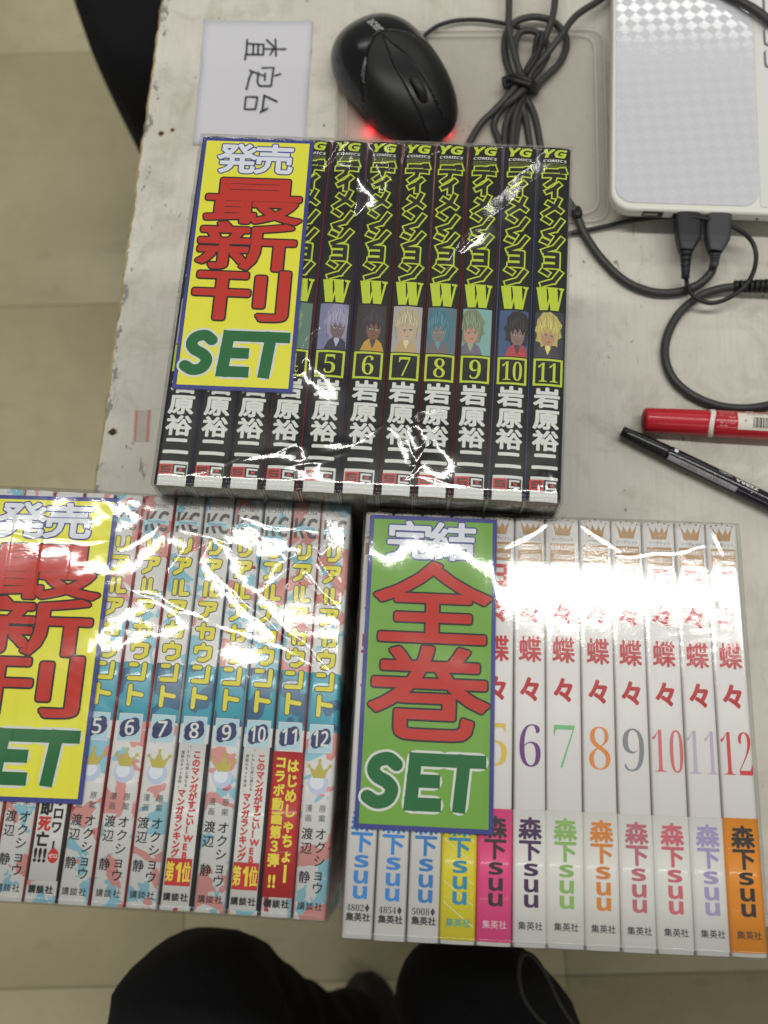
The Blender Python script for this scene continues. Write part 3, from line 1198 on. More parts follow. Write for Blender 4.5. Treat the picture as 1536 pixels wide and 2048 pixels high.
# --- set three: twelve pale spines ------------------------------------------------
G3 = 'pale comics in the lower right shrink wrapped set'
mt = [(731, 787, 1025), (788, 844, 1028), (845, 903, 1030), (904, 967, 1032), (968, 1030, 1033), (1031, 1090, 1034), (1090.5, 1159, 1036), (1160, 1221, 1038),
      (1222, 1283, 1040), (1284, 1349, 1042), (1350, 1410, 1044), (1411, 1475, 1046)]
mb = [(682, 744, 1875), (745, 811.5, 1881), (812.5, 878, 1884), (879, 950, 1888), (952, 1023, 1893), (1026, 1094, 1897), (1095, 1170, 1899), (1171, 1244, 1904),
      (1245, 1316, 1909), (1317, 1392, 1912), (1393, 1464, 1915), (1465, 1538, 1917)]
names3 = ['pale spine coded 4802, leftmost of its row beside the splashed comics', 'pale spine coded 4854, second of its row', 'pale spine coded 5008, third of its row',
          'pale comic with a striped yellow band below the green card', 'pale comic with a bright pink band, half hidden yellow 5', 'pale comic with a purple number 6',
          'pale comic with a light green number 7', 'pale comic with an orange number 8', 'pale comic with a grey number 9', 'pale comic with a pink number 10',
          'pale comic with a faint lilac number 11', 'pale comic with an orange band and red number 12']
D3, L3 = .114, .1765
for i in range(12):
    t0, t1, ty = mt[i]
    b0, b1, by = mb[i]
    make_book('M', i + 1, [(t0, ty), (t1, ty + 1), (b1, by + 1), (b0, by)], D3, L3, M_WHITESP, mat('jacket_side_cream', (.55, .52, .50), .4), M_PAGEW, names3[i], G3)
R3 = ('M', 12)
ym = lambda py: ly(*R3, py)
NUMC = {1: (.05, .2, .5), 2: (.05, .2, .5), 3: (.05, .2, .5), 4: (.05, .3, .5), 5: (.72, .50, .06), 6: (.13, .02, .20), 7: (.16, .50, .20), 8: (.75, .24, .04),
        9: (.22, .23, .27), 10: (.68, .13, .16), 11: (.52, .42, .60), 12: (.62, .03, .04)}
AUTC = {1: (.03, .22, .62), 2: (.03, .22, .62), 3: (.02, .18, .50), 4: (.02, .24, .42), 5: (.02, .015, .02), 6: (.055, .012, .08), 7: (.25, .46, .12), 8: (.68, .22, .03),
        9: (.50, .13, .18), 10: (.62, .12, .16), 11: (.36, .30, .56), 12: (.02, .015, .015)}
BANDC = {4: (.72, .62, .02), 5: (.78, .06, .24), 6: (.76, .74, .72), 7: (.76, .75, .72), 8: (.77, .74, .71), 9: (.76, .74, .72), 10: (.77, .76, .73), 11: (.76, .74, .73), 12: (.80, .27, .012)}
M_MRED = mat('title_red', (.50, .010, .022), .5, spec=.2)
for vol in range(1, 13):
    e, cen, ax, side, wdm, D, L, yaw = BOOKS[('M', vol)]
    P = Print(K_CROWN)
    c0, c1 = ym(1082), ym(1056)
    hh = c1 - c0
    P.poly([(-3.1, c0), (3.1, c0), (4.4, c1), (2.3, c0 + hh * .48), (1.5, c1 - .4), (.1, c0 + hh * .45), (-1.5, c1 - .4), (-2.2, c0 + hh * .48), (-4.4, c1)][:], M_GOLD, 1)
    for x_, y_ in ((-4.6, .9), (-2.5, 1.5), (2.5, 1.5), (4.6, .9)):
        P.disc(x_, c1 + y_ * .8, .42, M_GOLD, 1, 8)
    P.poly([((.85 if k % 2 == 0 else .36) * math.sin(k * math.pi / 5), c1 + 1.9 + (.85 if k % 2 == 0 else .36) * math.cos(k * math.pi / 5)) for k in range(10)], M_GOLD, 1)
    P.text('マーガレット', 0, ym(1090), 9.8, 1.7, M_GREYINK, 1)
    P.rect(-5.3, ym(1135), 5.3, ym(1098), M_GOLD, 1)
    P.text('𝗠𝗔𝗥𝗚𝗔𝗥𝗘𝗧', 0, ym(1107), 10.2, 2.0, M_WHITESP, 2, em=False)
    P.text('𝗖𝗢𝗠𝗜𝗖𝗦', .6, ym(1125), 8.0, 2.0, M_WHITESP, 2, em=False)
    P.build('imprint_mark', e, D, key='m_imprint')
    P = Print(K_CROWN)
    for ch, a, b in (('日', 1141, 1188), ('々', 1214, 1262), ('蝶', 1287, 1339), ('々', 1368, 1420)):
        P.text(ch, 0, (ym(a) + ym(b)) / 2, 9.8, (ym(a) - ym(b)) * 1.05, M_MRED, 1, .42 if ch != '蝶' else .24)
    P.build('title_lettering', e, D, key='m_title')
    if vol > 3:
        P = Print(K_CROWN)
        ds = ''.join('𝟎𝟏𝟐𝟑𝟒𝟓𝟔𝟕𝟖𝟗'[int(c)] for c in str(vol))
        P.text(ds, 0, (ym(1464) + ym(1550)) / 2, 8.8 if vol < 10 else 12.6, ym(1464) - ym(1550), mat('number_%d' % vol, NUMC[vol], .45), 1, em=False, off=-.020)
        P.build('volume_number', e, D)
    up = 0
    if vol in BANDC:
        up = .0003
        mb_ = mat('band_%d' % vol, BANDC[vol], .42, coat=.15)
        band(e, wdm - .0002, D, ym(1907), ym(1637), mb_)
        if vol == 4:
            P = Print(K_CROWN)
            ms = mat('pale_stripe', (.80, .76, .45), .45)
            for k in range(7):
                y_ = ym(1660 + 42 * k)
                if y_ - 9 > ym(1900):
                    P.add([[(-6.0, y_), (-6.0, y_ - .35), (6.0, y_ - 9.35), (6.0, y_ - 9.0)]], ms, 0)
            P.build('band_stripes', e, D + up)
    am = mat('author_%d' % vol, AUTC[vol], .45)
    P = Print(K_CROWN)
    for ch, a, b in (('森', 1652, 1697), ('下', 1696, 1740)):
        P.text(ch, 0, (ym(a) + ym(b)) / 2, 9.4, (ym(a) - ym(b)) * 1.02, am, 1, .30)
    for ch, a, b in (('𝘀', 1745, 1770), ('𝘂', 1777, 1803), ('𝘂', 1808, 1834)):
        P.text(ch, .4, (ym(a) + ym(b)) / 2, 5.6, ym(a) - ym(b), am, 1, .05, em=False)
    P.build('author_lettering', e, D + up)
    P = Print(K_CROWN)
    pc = {4: (.03, .35, .35), 5: (.75, .5, .6)}.get(vol, (.03, .03, .03))
    pm = mat('publisher_%d' % (vol if vol in (4, 5) else 0), pc, .5)
    if vol < 4:
        P.text({1: '𝟒𝟖𝟎𝟐', 2: '𝟒𝟖𝟓𝟒', 3: '𝟓𝟎𝟎𝟖'}[vol], -1.2, ym(1852), 6.9, 2.5, pm, 1, em=False, off=-.008)
        P.text('♦', 3.6, ym(1852), 1.8, 2.9, pm, 1, em=False)
    for k, ch in enumerate('集英社'):
        P.text(ch, -3.2 + 3.3 * k, ym(1871), 3.2, 3.2, pm, 1, .10 if vol < 4 else .02)
    P.build('publisher_mark', e, D + up)


# ------------------------------------------------------------------ price cards
def card(px, z, base, words, label, set_lines):
    Q = [at(x, y, z) for x, y in px]          # tl, tr, br, bl
    cen = sum(Q, Vector()) / 4
    ax = ((Q[0] + Q[1]) / 2 - (Q[2] + Q[3]) / 2)
    h = ax.length * 1000
    wv = ((Q[1] + Q[2]) / 2 - (Q[0] + Q[3]) / 2)
    wd = wv.length * 1000
    e = empty('set_card', (cen.x, cen.y, z), math.atan2(ax.y, ax.x) - math.pi / 2, label=label, cat='sign card', group='bright set cards under the film')
    link('board', box_me(wd / 1000, h / 1000, .0005, 0, (0, 0, -.00026)), e, [M_CBLUE])
    P = Print()
    X = lambda u: (u - .5) * wd
    Y = lambda v: (.5 - v) * h
    bw = 1.9
    P.rect(-wd / 2 + bw, -h / 2 + bw, wd / 2 - bw, h / 2 - bw, base, 0)
    P.build('card_face', e, 0)
    P = Print()
    for ch, u0, u1, v0, v1 in words[0]:
        a = dict(cx=X((u0 + u1) / 2), cy=Y((v0 + v1) / 2), w=(u1 - u0) * wd * 1.04, h=(v1 - v0) * h * 1.04)
        P.text(ch, a['cx'], a['cy'], a['w'], a['h'], M_CBLUE, 1, 1.15)
        P.text(ch, a['cx'], a['cy'], a['w'], a['h'], M_LAV, 2, .50)
    P.build('small_lettering', e, 0)
    P = Print()
    lay = 3
    for ch, u0, u1, v0, v1 in words[1]:
        a = dict(cx=X((u0 + u1) / 2), cy=Y((v0 + v1) / 2), w=(u1 - u0) * wd, h=(v1 - v0) * h)
        P.text(ch, a['cx'], a['cy'], a['w'], a['h'], M_INK, lay, 1.55)
        P.text(ch, a['cx'], a['cy'], a['w'], a['h'], M_CRED, lay + 1, .74)
        lay += 2
    P.build('large_lettering', e, 0)
    P = Print()
    v0, v1 = set_lines
    S = {'S': [(.92, .86), (.62, .99), (.25, .92), (.14, .74), (.30, .58), (.66, .46), (.86, .30), (.74, .08), (.38, .01), (.04, .12)]}
    hw = h * (v1 - v0)
    cw = wd * .285
    cy = Y((v0 + v1) / 2)
    lines = [([catm2(S['S'])], X(.19)), ([[(.16, 1), (.16, 0)], [(.16, 1), (.98, 1)], [(.16, .52), (.86, .52)], [(.16, 0), (.98, 0)]], X(.485)),
             ([[(0, 1), (1.06, 1)], [(.52, 1), (.50, 0)]], X(.765))]
    for r, m_, lay in ((3.7, M_WHITE, 2), (2.7, M_SETG, 3)):
        for ln, x_ in lines:
            sk = [[(a + .12 * (b - .5), b) for a, b in q] for q in ln]
            P.strokes(sk, x_, cy, cw * .74, hw * .74, r, m_, lay, mitre=(False if len(ln[0]) > 3 or r > 3 else True), n=6)
    P.build('set_lettering', e, 0)
    return e


def catm2(pts):
    return [(p.x, p.y) for p in catmull([Vector((a, b, 0)) for a, b in pts], 4)]


sj = (M_CYEL, (
    [('発', .155, .505, .025, .150), ('売', .485, .835, .025, .150)],
    [('最', .06, .97, .165, .362), ('新', .04, .95, .352, .550), ('刊', .05, .97, .540, .745)]))
card([(406, 275), (629, 281), (583, 787), (345, 775)], D1 + .0011, sj[0], sj[1], 'yellow card with blue border lying on the black spined comics', (.775, .955))
card([(-38, 991), (238, 994), (163, 1613), (-139, 1592)], D2 + .0011, sj[0], sj[1], 'yellow card with blue border lying on the splashed comics, cut by the left border', (.775, .955))
card([(738, 1028), (997, 1040), (983, 1671), (711, 1655)], D3 + .0011, M_CGREEN, (
    [('完', .14, .50, .02, .150), ('結', .47, .84, .02, .150)],
    [('全', .05, .98, .155, .440), ('巻', .04, .98, .430, .740)]), 'green card with blue border lying on the pale spined comics', (.765, .945))


# ------------------------------------------------------------------ shrink wrap
LAMPS = [(.15, .47, 1.3), (.10, 2.25, 1.8), (.30, -1.7, 1.8)]


def fold_slope(p, d, want):
    """steepness at which the flank of a fold running along d mirrors a row of ceiling tubes to the viewer"""
    n = (-d[1], d[0])
    v = p - Vector((0, 0, CH))
    best = (.3, None)
    ca, sa = math.cos(rad(-6)), math.sin(rad(-6))
    for row, (lx, ly2, hl) in enumerate(LAMPS):
        for sg in (-1, 1):
            if want and want != (row, sg):
                continue
            prev = None
            for k in range(1, 120):
                mm_ = k * .005
                N_ = Vector((-sg * mm_ * n[0], -sg * mm_ * n[1], 1)).normalized()
                r = v - 2 * v.dot(N_) * N_
                if r.z <= .05:
                    break
                t = (1.75 - p.z) / r.z
                qx, qy = p.x + r.x * t - lx, p.y + r.y * t - ly2
                u_, v_ = qx * ca + qy * sa, -qx * sa + qy * ca
                if prev is not None and prev * v_ <= 0 and abs(u_) < hl + (.6 if want else -.1):
                    if best[1] is None or mm_ < best[0]:
                        best = (mm_, (row, sg))
                    break
                prev = v_
    return best


def film(name, label, keys, corners, D, creases, seed, amp, head=.02, noise_dir=0.0, gaps=11, tilts=(), dents=()):
    """wrinkled clear film stretched over a row of books; corners tl,tr,br,bl in world metres"""
    rs = np.random.RandomState(seed)
    TL, TR, BR, BL = [np.array(c[:2]) for c in corners]
    nu, nv = 320, 320
    fold = 8
    us = np.concatenate([np.linspace(-.17, -.012, fold), np.linspace(0, 1, nu), np.linspace(1.012, 1.17, fold)])
    vs = np.concatenate([np.linspace(-.17, -.012, fold), np.linspace(0, 1, nv), np.linspace(1.012, 1.17, fold)])
    U, Vv = np.meshgrid(us, vs)
    Uc, Vc = np.clip(U, 0, 1), np.clip(Vv, 0, 1)
    X = (TL[0] * (1 - Uc) + TR[0] * Uc) * (1 - Vc) + (BL[0] * (1 - Uc) + BR[0] * Uc) * Vc
    Y = (TL[1] * (1 - Uc) + TR[1] * Uc) * (1 - Vc) + (BL[1] * (1 - Uc) + BR[1] * Uc) * Vc
    H = np.zeros_like(X)
    # long soft waves
    for k in range(26):
        a = noise_dir + rs.normal(0, .55)
        lam = rs.uniform(.018, .06)
        ph = rs.uniform(0, 6.28)
        s = X * np.cos(a) + Y * np.sin(a)
        t = -X * np.sin(a) + Y * np.cos(a)
        env = np.exp(-((t - rs.uniform(-.1, .3)) / rs.uniform(.02, .08)) ** 2)
        H += amp * lam * rs.uniform(.2, 1) * np.sin(6.283 * s / lam + ph + 2.0 * np.sin(t * 40 + ph)) * env * .013
    for k in range(60):
        a = rs.uniform(0, math.pi)
        lam = rs.uniform(.004, .012)
        s = X * np.cos(a) + Y * np.sin(a)
        t = -X * np.sin(a) + Y * np.cos(a)
        cx_, cy_ = X.min() + (X.max() - X.min()) * rs.rand(), Y.min() + (Y.max() - Y.min()) * rs.rand()
        s0, t0 = cx_ * np.cos(a) + cy_ * np.sin(a), -cx_ * np.sin(a) + cy_ * np.cos(a)
        env = np.exp(-((t - t0) / .02) ** 2 - ((s - s0) / .012) ** 2)
        H += amp * lam * .035 * np.sin(6.283 * (s - s0) / lam) * env * .25
    for cr in creases:
        # a fold: both flanks as steep as it takes for one of them to face the nearest row of tubes
        x0, y0, x1, y1, wdt = cr[:5]
        k_ = cr[5] if len(cr) > 5 else 1.0
        p0, p1 = at(x0, y0, D), at(x1, y1, D)
        d = np.array([p1.x - p0.x, p1.y - p0.y])
        L = np.linalg.norm(d)
        d /= L
        s = ((X - p0.x) * d[0] + (Y - p0.y) * d[1]) / L
        bow = (.0022 * np.sin(s * 3.1 + rs.rand()) * rs.uniform(-1, 1) + .0005 * np.sin(s * L * 300 + rs.rand() * 6))
        bow -= bow.mean() * 0
        t = -(X - p0.x) * d[1] + (Y - p0.y) * d[0] + bow * min(1, L / .03)
        m, want = [], None
        for pp in (p0, p1):
            f_ = fold_slope(pp, d, want)
            m.append(f_[0])
            want = f_[1]
        sl = np.maximum(.05, (m[0] * (1 - s) + m[1] * s)) * k_
        taper = np.clip(np.minimum(s, 1 - s) * 4 + .02, 0, 1) ** .6 * (s > 0) * (s < 1)
        ww = wdt * taper + 1e-5
        q = np.abs(t) / ww
        tent = np.where(q < 1, 1.16 * (1 - q) - .16 * (1 - q * q), 0)
        H += sl * ww * tent * (s > 0) * (s < 1)
    for (qx, qy, r_, a_) in dents:
        p = at(qx, qy, D)
        xw = X - p.x + .25 * r_ * np.sin((Y - p.y) / r_ * 1.7)
        rr = np.sqrt(xw ** 2 * 2.6 + (Y - p.y + .3 * (X - p.x)) ** 2) / r_
        H += a_ * np.exp(-rr ** 2)
    for (cx0, cx1, cy0, cy1, yb_, kap) in tilts:
        # the film is bowed where it crosses the card, which narrows the reflection there
        mid = (cx0 + cx1) / 2
        a_, b_, c_, e_ = at(cx0, yb_, D), at(cx1, yb_, D), at(mid, cy0, D), at(mid, cy1, D)
        q0 = at(mid, yb_, D)
        v1 = (Vector((0, 0, CH)) - q0).normalized()
        v2 = (Vector((q0.x, .47 - .1 * (q0.x - .15), 1.75)) - q0).normalized()
        gy = -(v1 + v2).y / (v1 + v2).z
        sm = lambda v: 1 / (1 + np.exp(-np.clip(v / .002, -50, 50)))
        yy_ = Y - q0.y + .10 * (X - q0.x)
        tt = np.linspace(-.12, .06, 700)
        G = np.clip((tt + .060) / .035, 0, 1)
        G = G * G * (3 - 2 * G)
        prof_ = np.cumsum((gy - kap * .006 * np.tanh(tt / .006)) * G) * (tt[1] - tt[0])
        H += np.interp(yy_ + .003 * np.sin(X * 140 + seed) + .002 * np.sin(X * 330 + 1), tt, prof_) * sm(X - a_.x) * sm(b_.x - X)
    fu = (Uc * gaps) % 1.0
    H -= .00022 * np.exp(-((np.minimum(fu, 1 - fu)) / .10) ** 2)
    # the film sags a little between the spines and lifts off at the borders
    Z = D + .0030 + H
    eu = np.maximum(0, np.maximum(-U, U - 1))
    ev = np.maximum(0, np.maximum(-Vv, Vv - 1))
    ex = np.maximum(eu, ev)
    rim = np.minimum(np.minimum(Uc, 1 - Uc), np.minimum(Vc, 1 - Vc))
    Z -= .0020 * np.exp(-(rim / .010) ** 2)
    drop = ex / .17
    Z = Z * (1 - drop) + .001 * drop
    # push the hanging sides out by wrinkles
    cx, cy = X.mean(), Y.mean()
    wob = .0004 + .0004 * np.sin(U * 60 + Vv * 47 + seed) * (drop > 0)
    X = X + np.sign(U - .5) * (eu > 0) * wob * 1.0
    Y = Y - np.sign(Vv - .5) * (ev > 0) * wob * 1.0
    h, w_ = X.shape
    verts = np.stack([X, Y, Z], -1).reshape(-1, 3)
    idx = np.arange(h * w_).reshape(h, w_)
    a, b, c, d = idx[:-1, :-1], idx[:-1, 1:], idx[1:, 1:], idx[1:, :-1]
    mu = (us[:-1] + us[1:]) / 2
    mv = (vs[:-1] + vs[1:]) / 2
    MU, MV = np.meshgrid((mu < 0) | (mu > 1), (mv < 0) | (mv > 1))
    keep = ~(MU & MV)
    faces = np.stack([a, d, c, b], -1)[keep]
    me = bpy.data.meshes.new('m')
    me.from_pydata(verts.tolist(), [], faces.tolist())
    me.polygons.foreach_set('use_smooth', [True] * len(me.polygons))
    me.materials.append(M_FILM)
    me.update()
    o = bpy.data.objects.new(name, me)
    COL.objects.link(o)
    tag(o, label, 'plastic wrap', 'clear film wraps round the comic sets')
    return o


def corners_of(setk, n, D, grow=.0006):
    def c(vol, sx, sy):
        e, cen, ax, side, wd, D_, L, yaw = BOOKS[(setk, vol)]
        return cen + side * sx * (wd / 2 + grow) + ax * sy * (L / 2 + grow)
    return [c(1, -1, 1), c(n, 1, 1), c(n, 1, -1), c(1, -1, -1)]


film('film_wrap', 'wrinkled clear film over the black spined comics with sharp diagonal glints', 'D', corners_of('D', 11, D1), D1, [
    (1150, 292, 920, 512, .0085), (960, 470, 880, 550, .0025), (712, 262, 640, 368, .0026), (742, 285, 708, 440, .0052), (748, 268, 782, 335, .0016),
    (800, 272, 768, 335, .0016), (768, 325, 776, 375, .0022), (818, 272, 800, 352, .0018), (765, 352, 790, 380, .0009), (785, 380, 850, 330, .0010),
    (840, 335, 950, 284, .0015), (305, 968, 510, 914, .0013), (480, 925, 610, 890, .0022), (560, 925, 605, 880, .0012), (585, 908, 700, 888, .0040), (560, 935, 700, 915, .0022),
    (680, 900, 770, 852, .0016), (770, 852, 815, 895, .0012), (798, 872, 838, 935, .0045), (806, 880, 890, 826, .0048), (888, 828, 822, 952, .0026), (835, 930, 812, 966, .0014),
    (810, 962, 1000, 990, .0012), (990, 990, 1050, 972, .0011), (1040, 976, 1118, 1000, .0013), (1090, 935, 1080, 990, .0026), (1096, 940, 1118, 1002, .0016),
    (470, 978, 700, 988, .0010), (640, 660, 590, 760, .003), (820, 297, 1000, 303, .0010), (980, 302, 1143, 294, .0010)], 3, .16, noise_dir=2.2, gaps=11,
    tilts=[], dents=[(722, 372, .013, .0040), (715, 330, .007, .0018), (855, 880, .012, .0024), (640, 745, .012, .0022), (605, 905, .010, .0015)])
film('film_wrap', 'wrinkled clear film over the splashed comics with a large bright reflection', 'K', corners_of('K', 12, D2), D2, [
    (420, 1130, 660, 1350, .0022, 1.3), (240, 1172, 520, 1290, .0018, 1.3), (500, 1275, 640, 1340, .0016, 1.2), (560, 1110, 690, 1250, .0020, 1.4), (600, 1090, 690, 1190, .0016, 1.4),
    (350, 1060, 470, 1090, .0022, 1.4), (480, 1030, 640, 1070, .0020, 1.4), (240, 1100, 330, 1050, .0022, 1.3), (330, 1190, 420, 1080, .004, 1.2), (0, 1065, 240, 1090, .0020, 1.2),
    (520, 1190, 660, 1090, .004, 1.2)], 8, .36, noise_dir=1.2, gaps=12, tilts=[(-90, 222, 990, 1610, 1100, 6.0)], dents=[(400, 1120, .02, .0016), (500, 1180, .016, -.0012), (620, 1120, .012, .0012), (330, 1200, .012, -.0008)])
film('film_wrap', 'smooth clear film over the pale spined comics with a broad white reflection', 'M', corners_of('M', 12, D3), D3, [
    (1000, 1098, 1108, 1040, .0018, 1.3), (1150, 1050, 1240, 1110, .0016, 1.2), (1225, 1108, 1430, 1095, .0012, 1.2),
    (1425, 1055, 1440, 1115, .0012, 1.2)], 21, .11, noise_dir=1.45, gaps=12, tilts=[(725, 992, 1030, 1665, 1110, 9.0)])


# ------------------------------------------------------------------ paper note
def flat_quad(px, z):
    Q = [at(x, y, z) for x, y in px]
    cen = sum(Q, Vector()) / 4
    ax = ((Q[0] + Q[1]) / 2 - (Q[2] + Q[3]) / 2)
    wv = ((Q[1] + Q[2]) / 2 - (Q[0] + Q[3]) / 2)
    return Q, cen, math.atan2(ax.y, ax.x) - math.pi / 2, wv.length, ax.length


Q, cen, yaw, wd, h = flat_quad([(411, 39), (624, 44), (612, 291), (384, 290)], .0005)
note = empty('paper_note', (cen.x, cen.y, 0), yaw, label='white paper note with three handwritten characters, lying near the table edge', cat='note')
nx, ny = 14, 14
V = [((i / nx - .5) * wd, (j / ny - .5) * h, .0006 + .0003 * math.sin(i * .9) * math.cos(j * .7) + (.0009 if i in (0, nx) and j > 9 else 0)) for j in range(ny + 1) for i in range(nx + 1)]
F = [(j * (nx + 1) + i, j * (nx + 1) + i + 1, (j + 1) * (nx + 1) + i + 1, (j + 1) * (nx + 1) + i) for j in range(ny) for i in range(nx)]
o = link('sheet', mesh(V, F, True), note, [mat('note_paper', (.55, .545, .59), .7)])
md = o.modifiers.new('t', 'SOLIDIFY')
md.thickness = .0001
M_PENINK = mat('pen_ink', (.022, .022, .025), .6)
Tn = (Matrix.Translation((cen.x, cen.y, 0)) @ Matrix.Rotation(yaw, 4, 'Z')).inverted()


def npx(X, Y):     # coordinates of the enlarged view of the note
    p = Tn @ at(380 + X / 5.12, 20 + Y / 5.12, .0009)
    return (p.x * 1000, p.y * 1000)


HAND = [[(980, 402), (765, 400)], [(875, 298), (880, 472)], [(870, 390), (785, 305)], [(860, 395), (820, 462)],
        [(755, 355), (590, 345)], [(755, 355), (750, 460), (590, 455)], [(585, 305), (580, 420), (562, 508)], [(700, 350), (697, 458)], [(650, 350), (645, 455)],
        [(925, 655), (870, 675)], [(740, 595), (858, 592), (850, 640), (830, 778), (712, 778), (690, 740)], [(770, 650), (765, 720)], [(765, 680), (612, 620)], [(640, 630), (605, 700), (578, 815)], [(700, 640), (690, 735)],
        [(890, 938), (760, 875), (740, 1035)], [(792, 1008), (720, 1048)], [(690, 890), (572, 892), (560, 1020), (670, 1015), (690, 890)]]
P = Print()
for ln in HAND:
    q = [npx(*c) for c in ln]
    P.add([cap(a, b, .66, 4) for a, b in zip(q, q[1:])], M_PENINK, 0)
P.build('handwriting', note, .0010)
# small strip of clear tape with two red lines
Q2, c2, y2, w2, h2 = flat_quad([(270, 820), (302, 820), (300, 884), (264, 884)], 0)
tp = empty('tape_strip', (c2.x, c2.y, 0), y2, label='small strip of clear tape with two red lines near the left table edge', cat='tape')
link('film', box_me(w2, h2, .00012, 0, (0, 0, .0003)), tp, [mat_sheet('clear_tape_b', (.62, .58, .5), .35)])
for s in (-1, 1):
    link('red_line', box_me(.0011, h2 * .95, .00006, 0, (s * w2 * .36, 0, .00042)), tp, [mat('pale_red', (.58, .17, .15), .6)])

# ------------------------------------------------------------------ clear plastic lid under the mouse
lid = empty('plastic_lid', tuple(at(945, 250)), 0, label='flat translucent plastic lid lying under the mouse and cable bundle', cat='plastic lid')
lo = at(945, 250)
outl = [at(*p) for p in ((676, 66), (1206, 62), (1216, 446), (672, 446))]
outl = [(p.x - lo.x, p.y - lo.y) for p in outl][::-1]
me = rounded_slab(outl, .0004, .0016, .012, top_bev=.0006)
link('sheet', me, lid, [mat_sheet('milky_plastic', (.50, .46, .40), .32)])
rim = []
cx_ = sum(p[0] for p in outl) / 4
cy_ = sum(p[1] for p in outl) / 4
for s_, zz in ((1.0, .0016), (.93, .0022)):
    pts = [((x - cx_) * s_ + cx_, (y - cy_) * s_ + cy_) for x, y in outl]
    path = []
    n = 4
    for i in range(4):
        p, a, b = Vector(pts[i]), Vector(pts[i - 1]), Vector(pts[(i + 1) % 4])
        u, v = (a - p).normalized(), (b - p).normalized()
        for t in (0, .25, .5, .75, 1):
            p0, p1 = p + u * .012, p + v * .012
            q = p0.lerp(p, t).lerp(p.lerp(p1, t), t)
            path.append((q.x, q.y, zz))
    path.append(path[0])
    link('rim', tube(path, .0011, 8, spline=False), lid, [mat_sheet('milky_rim', (.66, .63, .57), .35)])

# ------------------------------------------------------------------ mouse
MB_ = .0060
pr_, pf_ = at(712, 52, .012), at(872, 268, .012)
mc = (pr_ + pf_) / 2
axm = (pf_ - pr_)
mlen = axm.length
myaw = math.atan2(axm.y, axm.x)
mouse = empty('mouse', (mc.x, mc.y, .0018), myaw, label='black optical mouse glowing red beneath, above the black comics', cat='computer mouse')
ML, MW, MH = mlen * .5 + .003, .0325, .034


def m_out(a):
    """outline of the mouse: x forward, wider behind"""
    c, s = math.cos(a), math.sin(a)
    e = .80
    x = ML * math.copysign(abs(c) ** e, c)
    y = MW * math.copysign(abs(s) ** .86, s) * (1 - .07 * c) 
    return x, y


def m_top(u, a):
    x, y = m_out(a)
    x, y = x * u, y * u
    hgt = (1 - u ** 3.2) ** .62
    hx = 1 - .22 * (max(0, x / ML)) ** 1.5 - .10 * (max(0, -x / ML)) ** 2
    return x, y, MB_ + (MH - MB_) * hgt * hx


def region(x, y):
    t = x / ML
    lim = -.10 + .22 * abs(y) / MW * 0
    strip = .0058 + .0016 * t
    if t > -.30 and abs(y) < strip * max(.15, min(1, (t + .30) * 2.2)):
        return 3
    bl_ = -.12 - .25 * (1 - abs(y) / MW) ** 1.0 + .42 * (abs(y) / MW) ** 2
    if t > bl_:
        return 1 if y > 0 else 2
    return 0


bmv = {k: ([], []) for k in range(4)}
NU, NA = 90, 260
ring = [[m_top((i / NU) ** .8, 2 * math.pi * k / NA) for k in range(NA)] for i in range(NU + 1)]
reg = [[region(*ring[i][k][:2]) for k in range(NA)] for i in range(NU + 1)]
for i in range(NU + 1):
    for k in range(NA):
        r0 = reg[i][k]
        nb = [reg[min(NU, i + 1)][k], reg[max(0, i - 1)][k], reg[i][(k + 1) % NA], reg[i][k - 1]]
        if any(q != r0 for q in nb):
            x, y, z = ring[i][k]
            ring[i][k] = (x, y, z - .0009)
me_parts = {0: 'shell', 1: 'left_button', 2: 'right_button', 3: 'wheel_strip'}
for r in range(4):
    idx, V, F = {}, [], []
    for i in range(NU):
        for k in range(NA):
            j = (k + 1) % NA
            if reg[i][k] == r or (False):
                q = [(i, k), (i + 1, k), (i + 1, j), (i, j)]
                f = []
                for c in q:
                    if c not in idx:
                        idx[c] = len(V)
                        V.append(ring[c[0]][c[1]])
                    if idx[c] not in f:
                        f.append(idx[c])
                F.append(tuple(f))
    me = mesh(V, F, True)
    mm_ = mat('mouse_gloss', (.004, .0038, .005), .20, coat=.15) if r in (0,) else (mat('mouse_satin', (.006, .006, .0065), .42) if r != 3 else mat('mouse_strip', (.007, .0065, .008), .32))
    link(me_parts[r], me, mouse, [mm_])
# underside skirt
V, F = [], []
for z, s in ((MB_, 1.0), (.0032, .95), (.0006, .84)):
    for k in range(60):
        x, y = m_out(2 * math.pi * k / 60)
        V.append((x * s, y * s, z))
for L_ in range(2):
    for k in range(60):
        j = (k + 1) % 60
        F.append((L_ * 60 + k, L_ * 60 + j, (L_ + 1) * 60 + j, (L_ + 1) * 60 + k))
F.append(tuple(range(120, 180)))
link('base', mesh(V, F, True), mouse, [mat('mouse_base', (.012, .012, .012), .5)])
V, F = [], []
for k in range(40):
    for q in range(12):
        a, b = 2 * math.pi * k / 40, 2 * math.pi * q / 12
        rr = .0088 + .0019 * math.cos(b) * 1.0
        V.append((.026 + rr * math.cos(a) * 1.05, .0030 * math.sin(b), .0235 + rr * math.sin(a)))
for k in range(40):
    for q in range(12):
        k2, q2 = (k + 1) % 40, (q + 1) % 12
        F.append((k * 12 + q, k2 * 12 + q, k2 * 12 + q2, k * 12 + q2))
link('scroll_wheel', mesh(V, F, True), mouse, [mat('wheel_rubber', (.012, .012, .012), .5)])
P = Print()


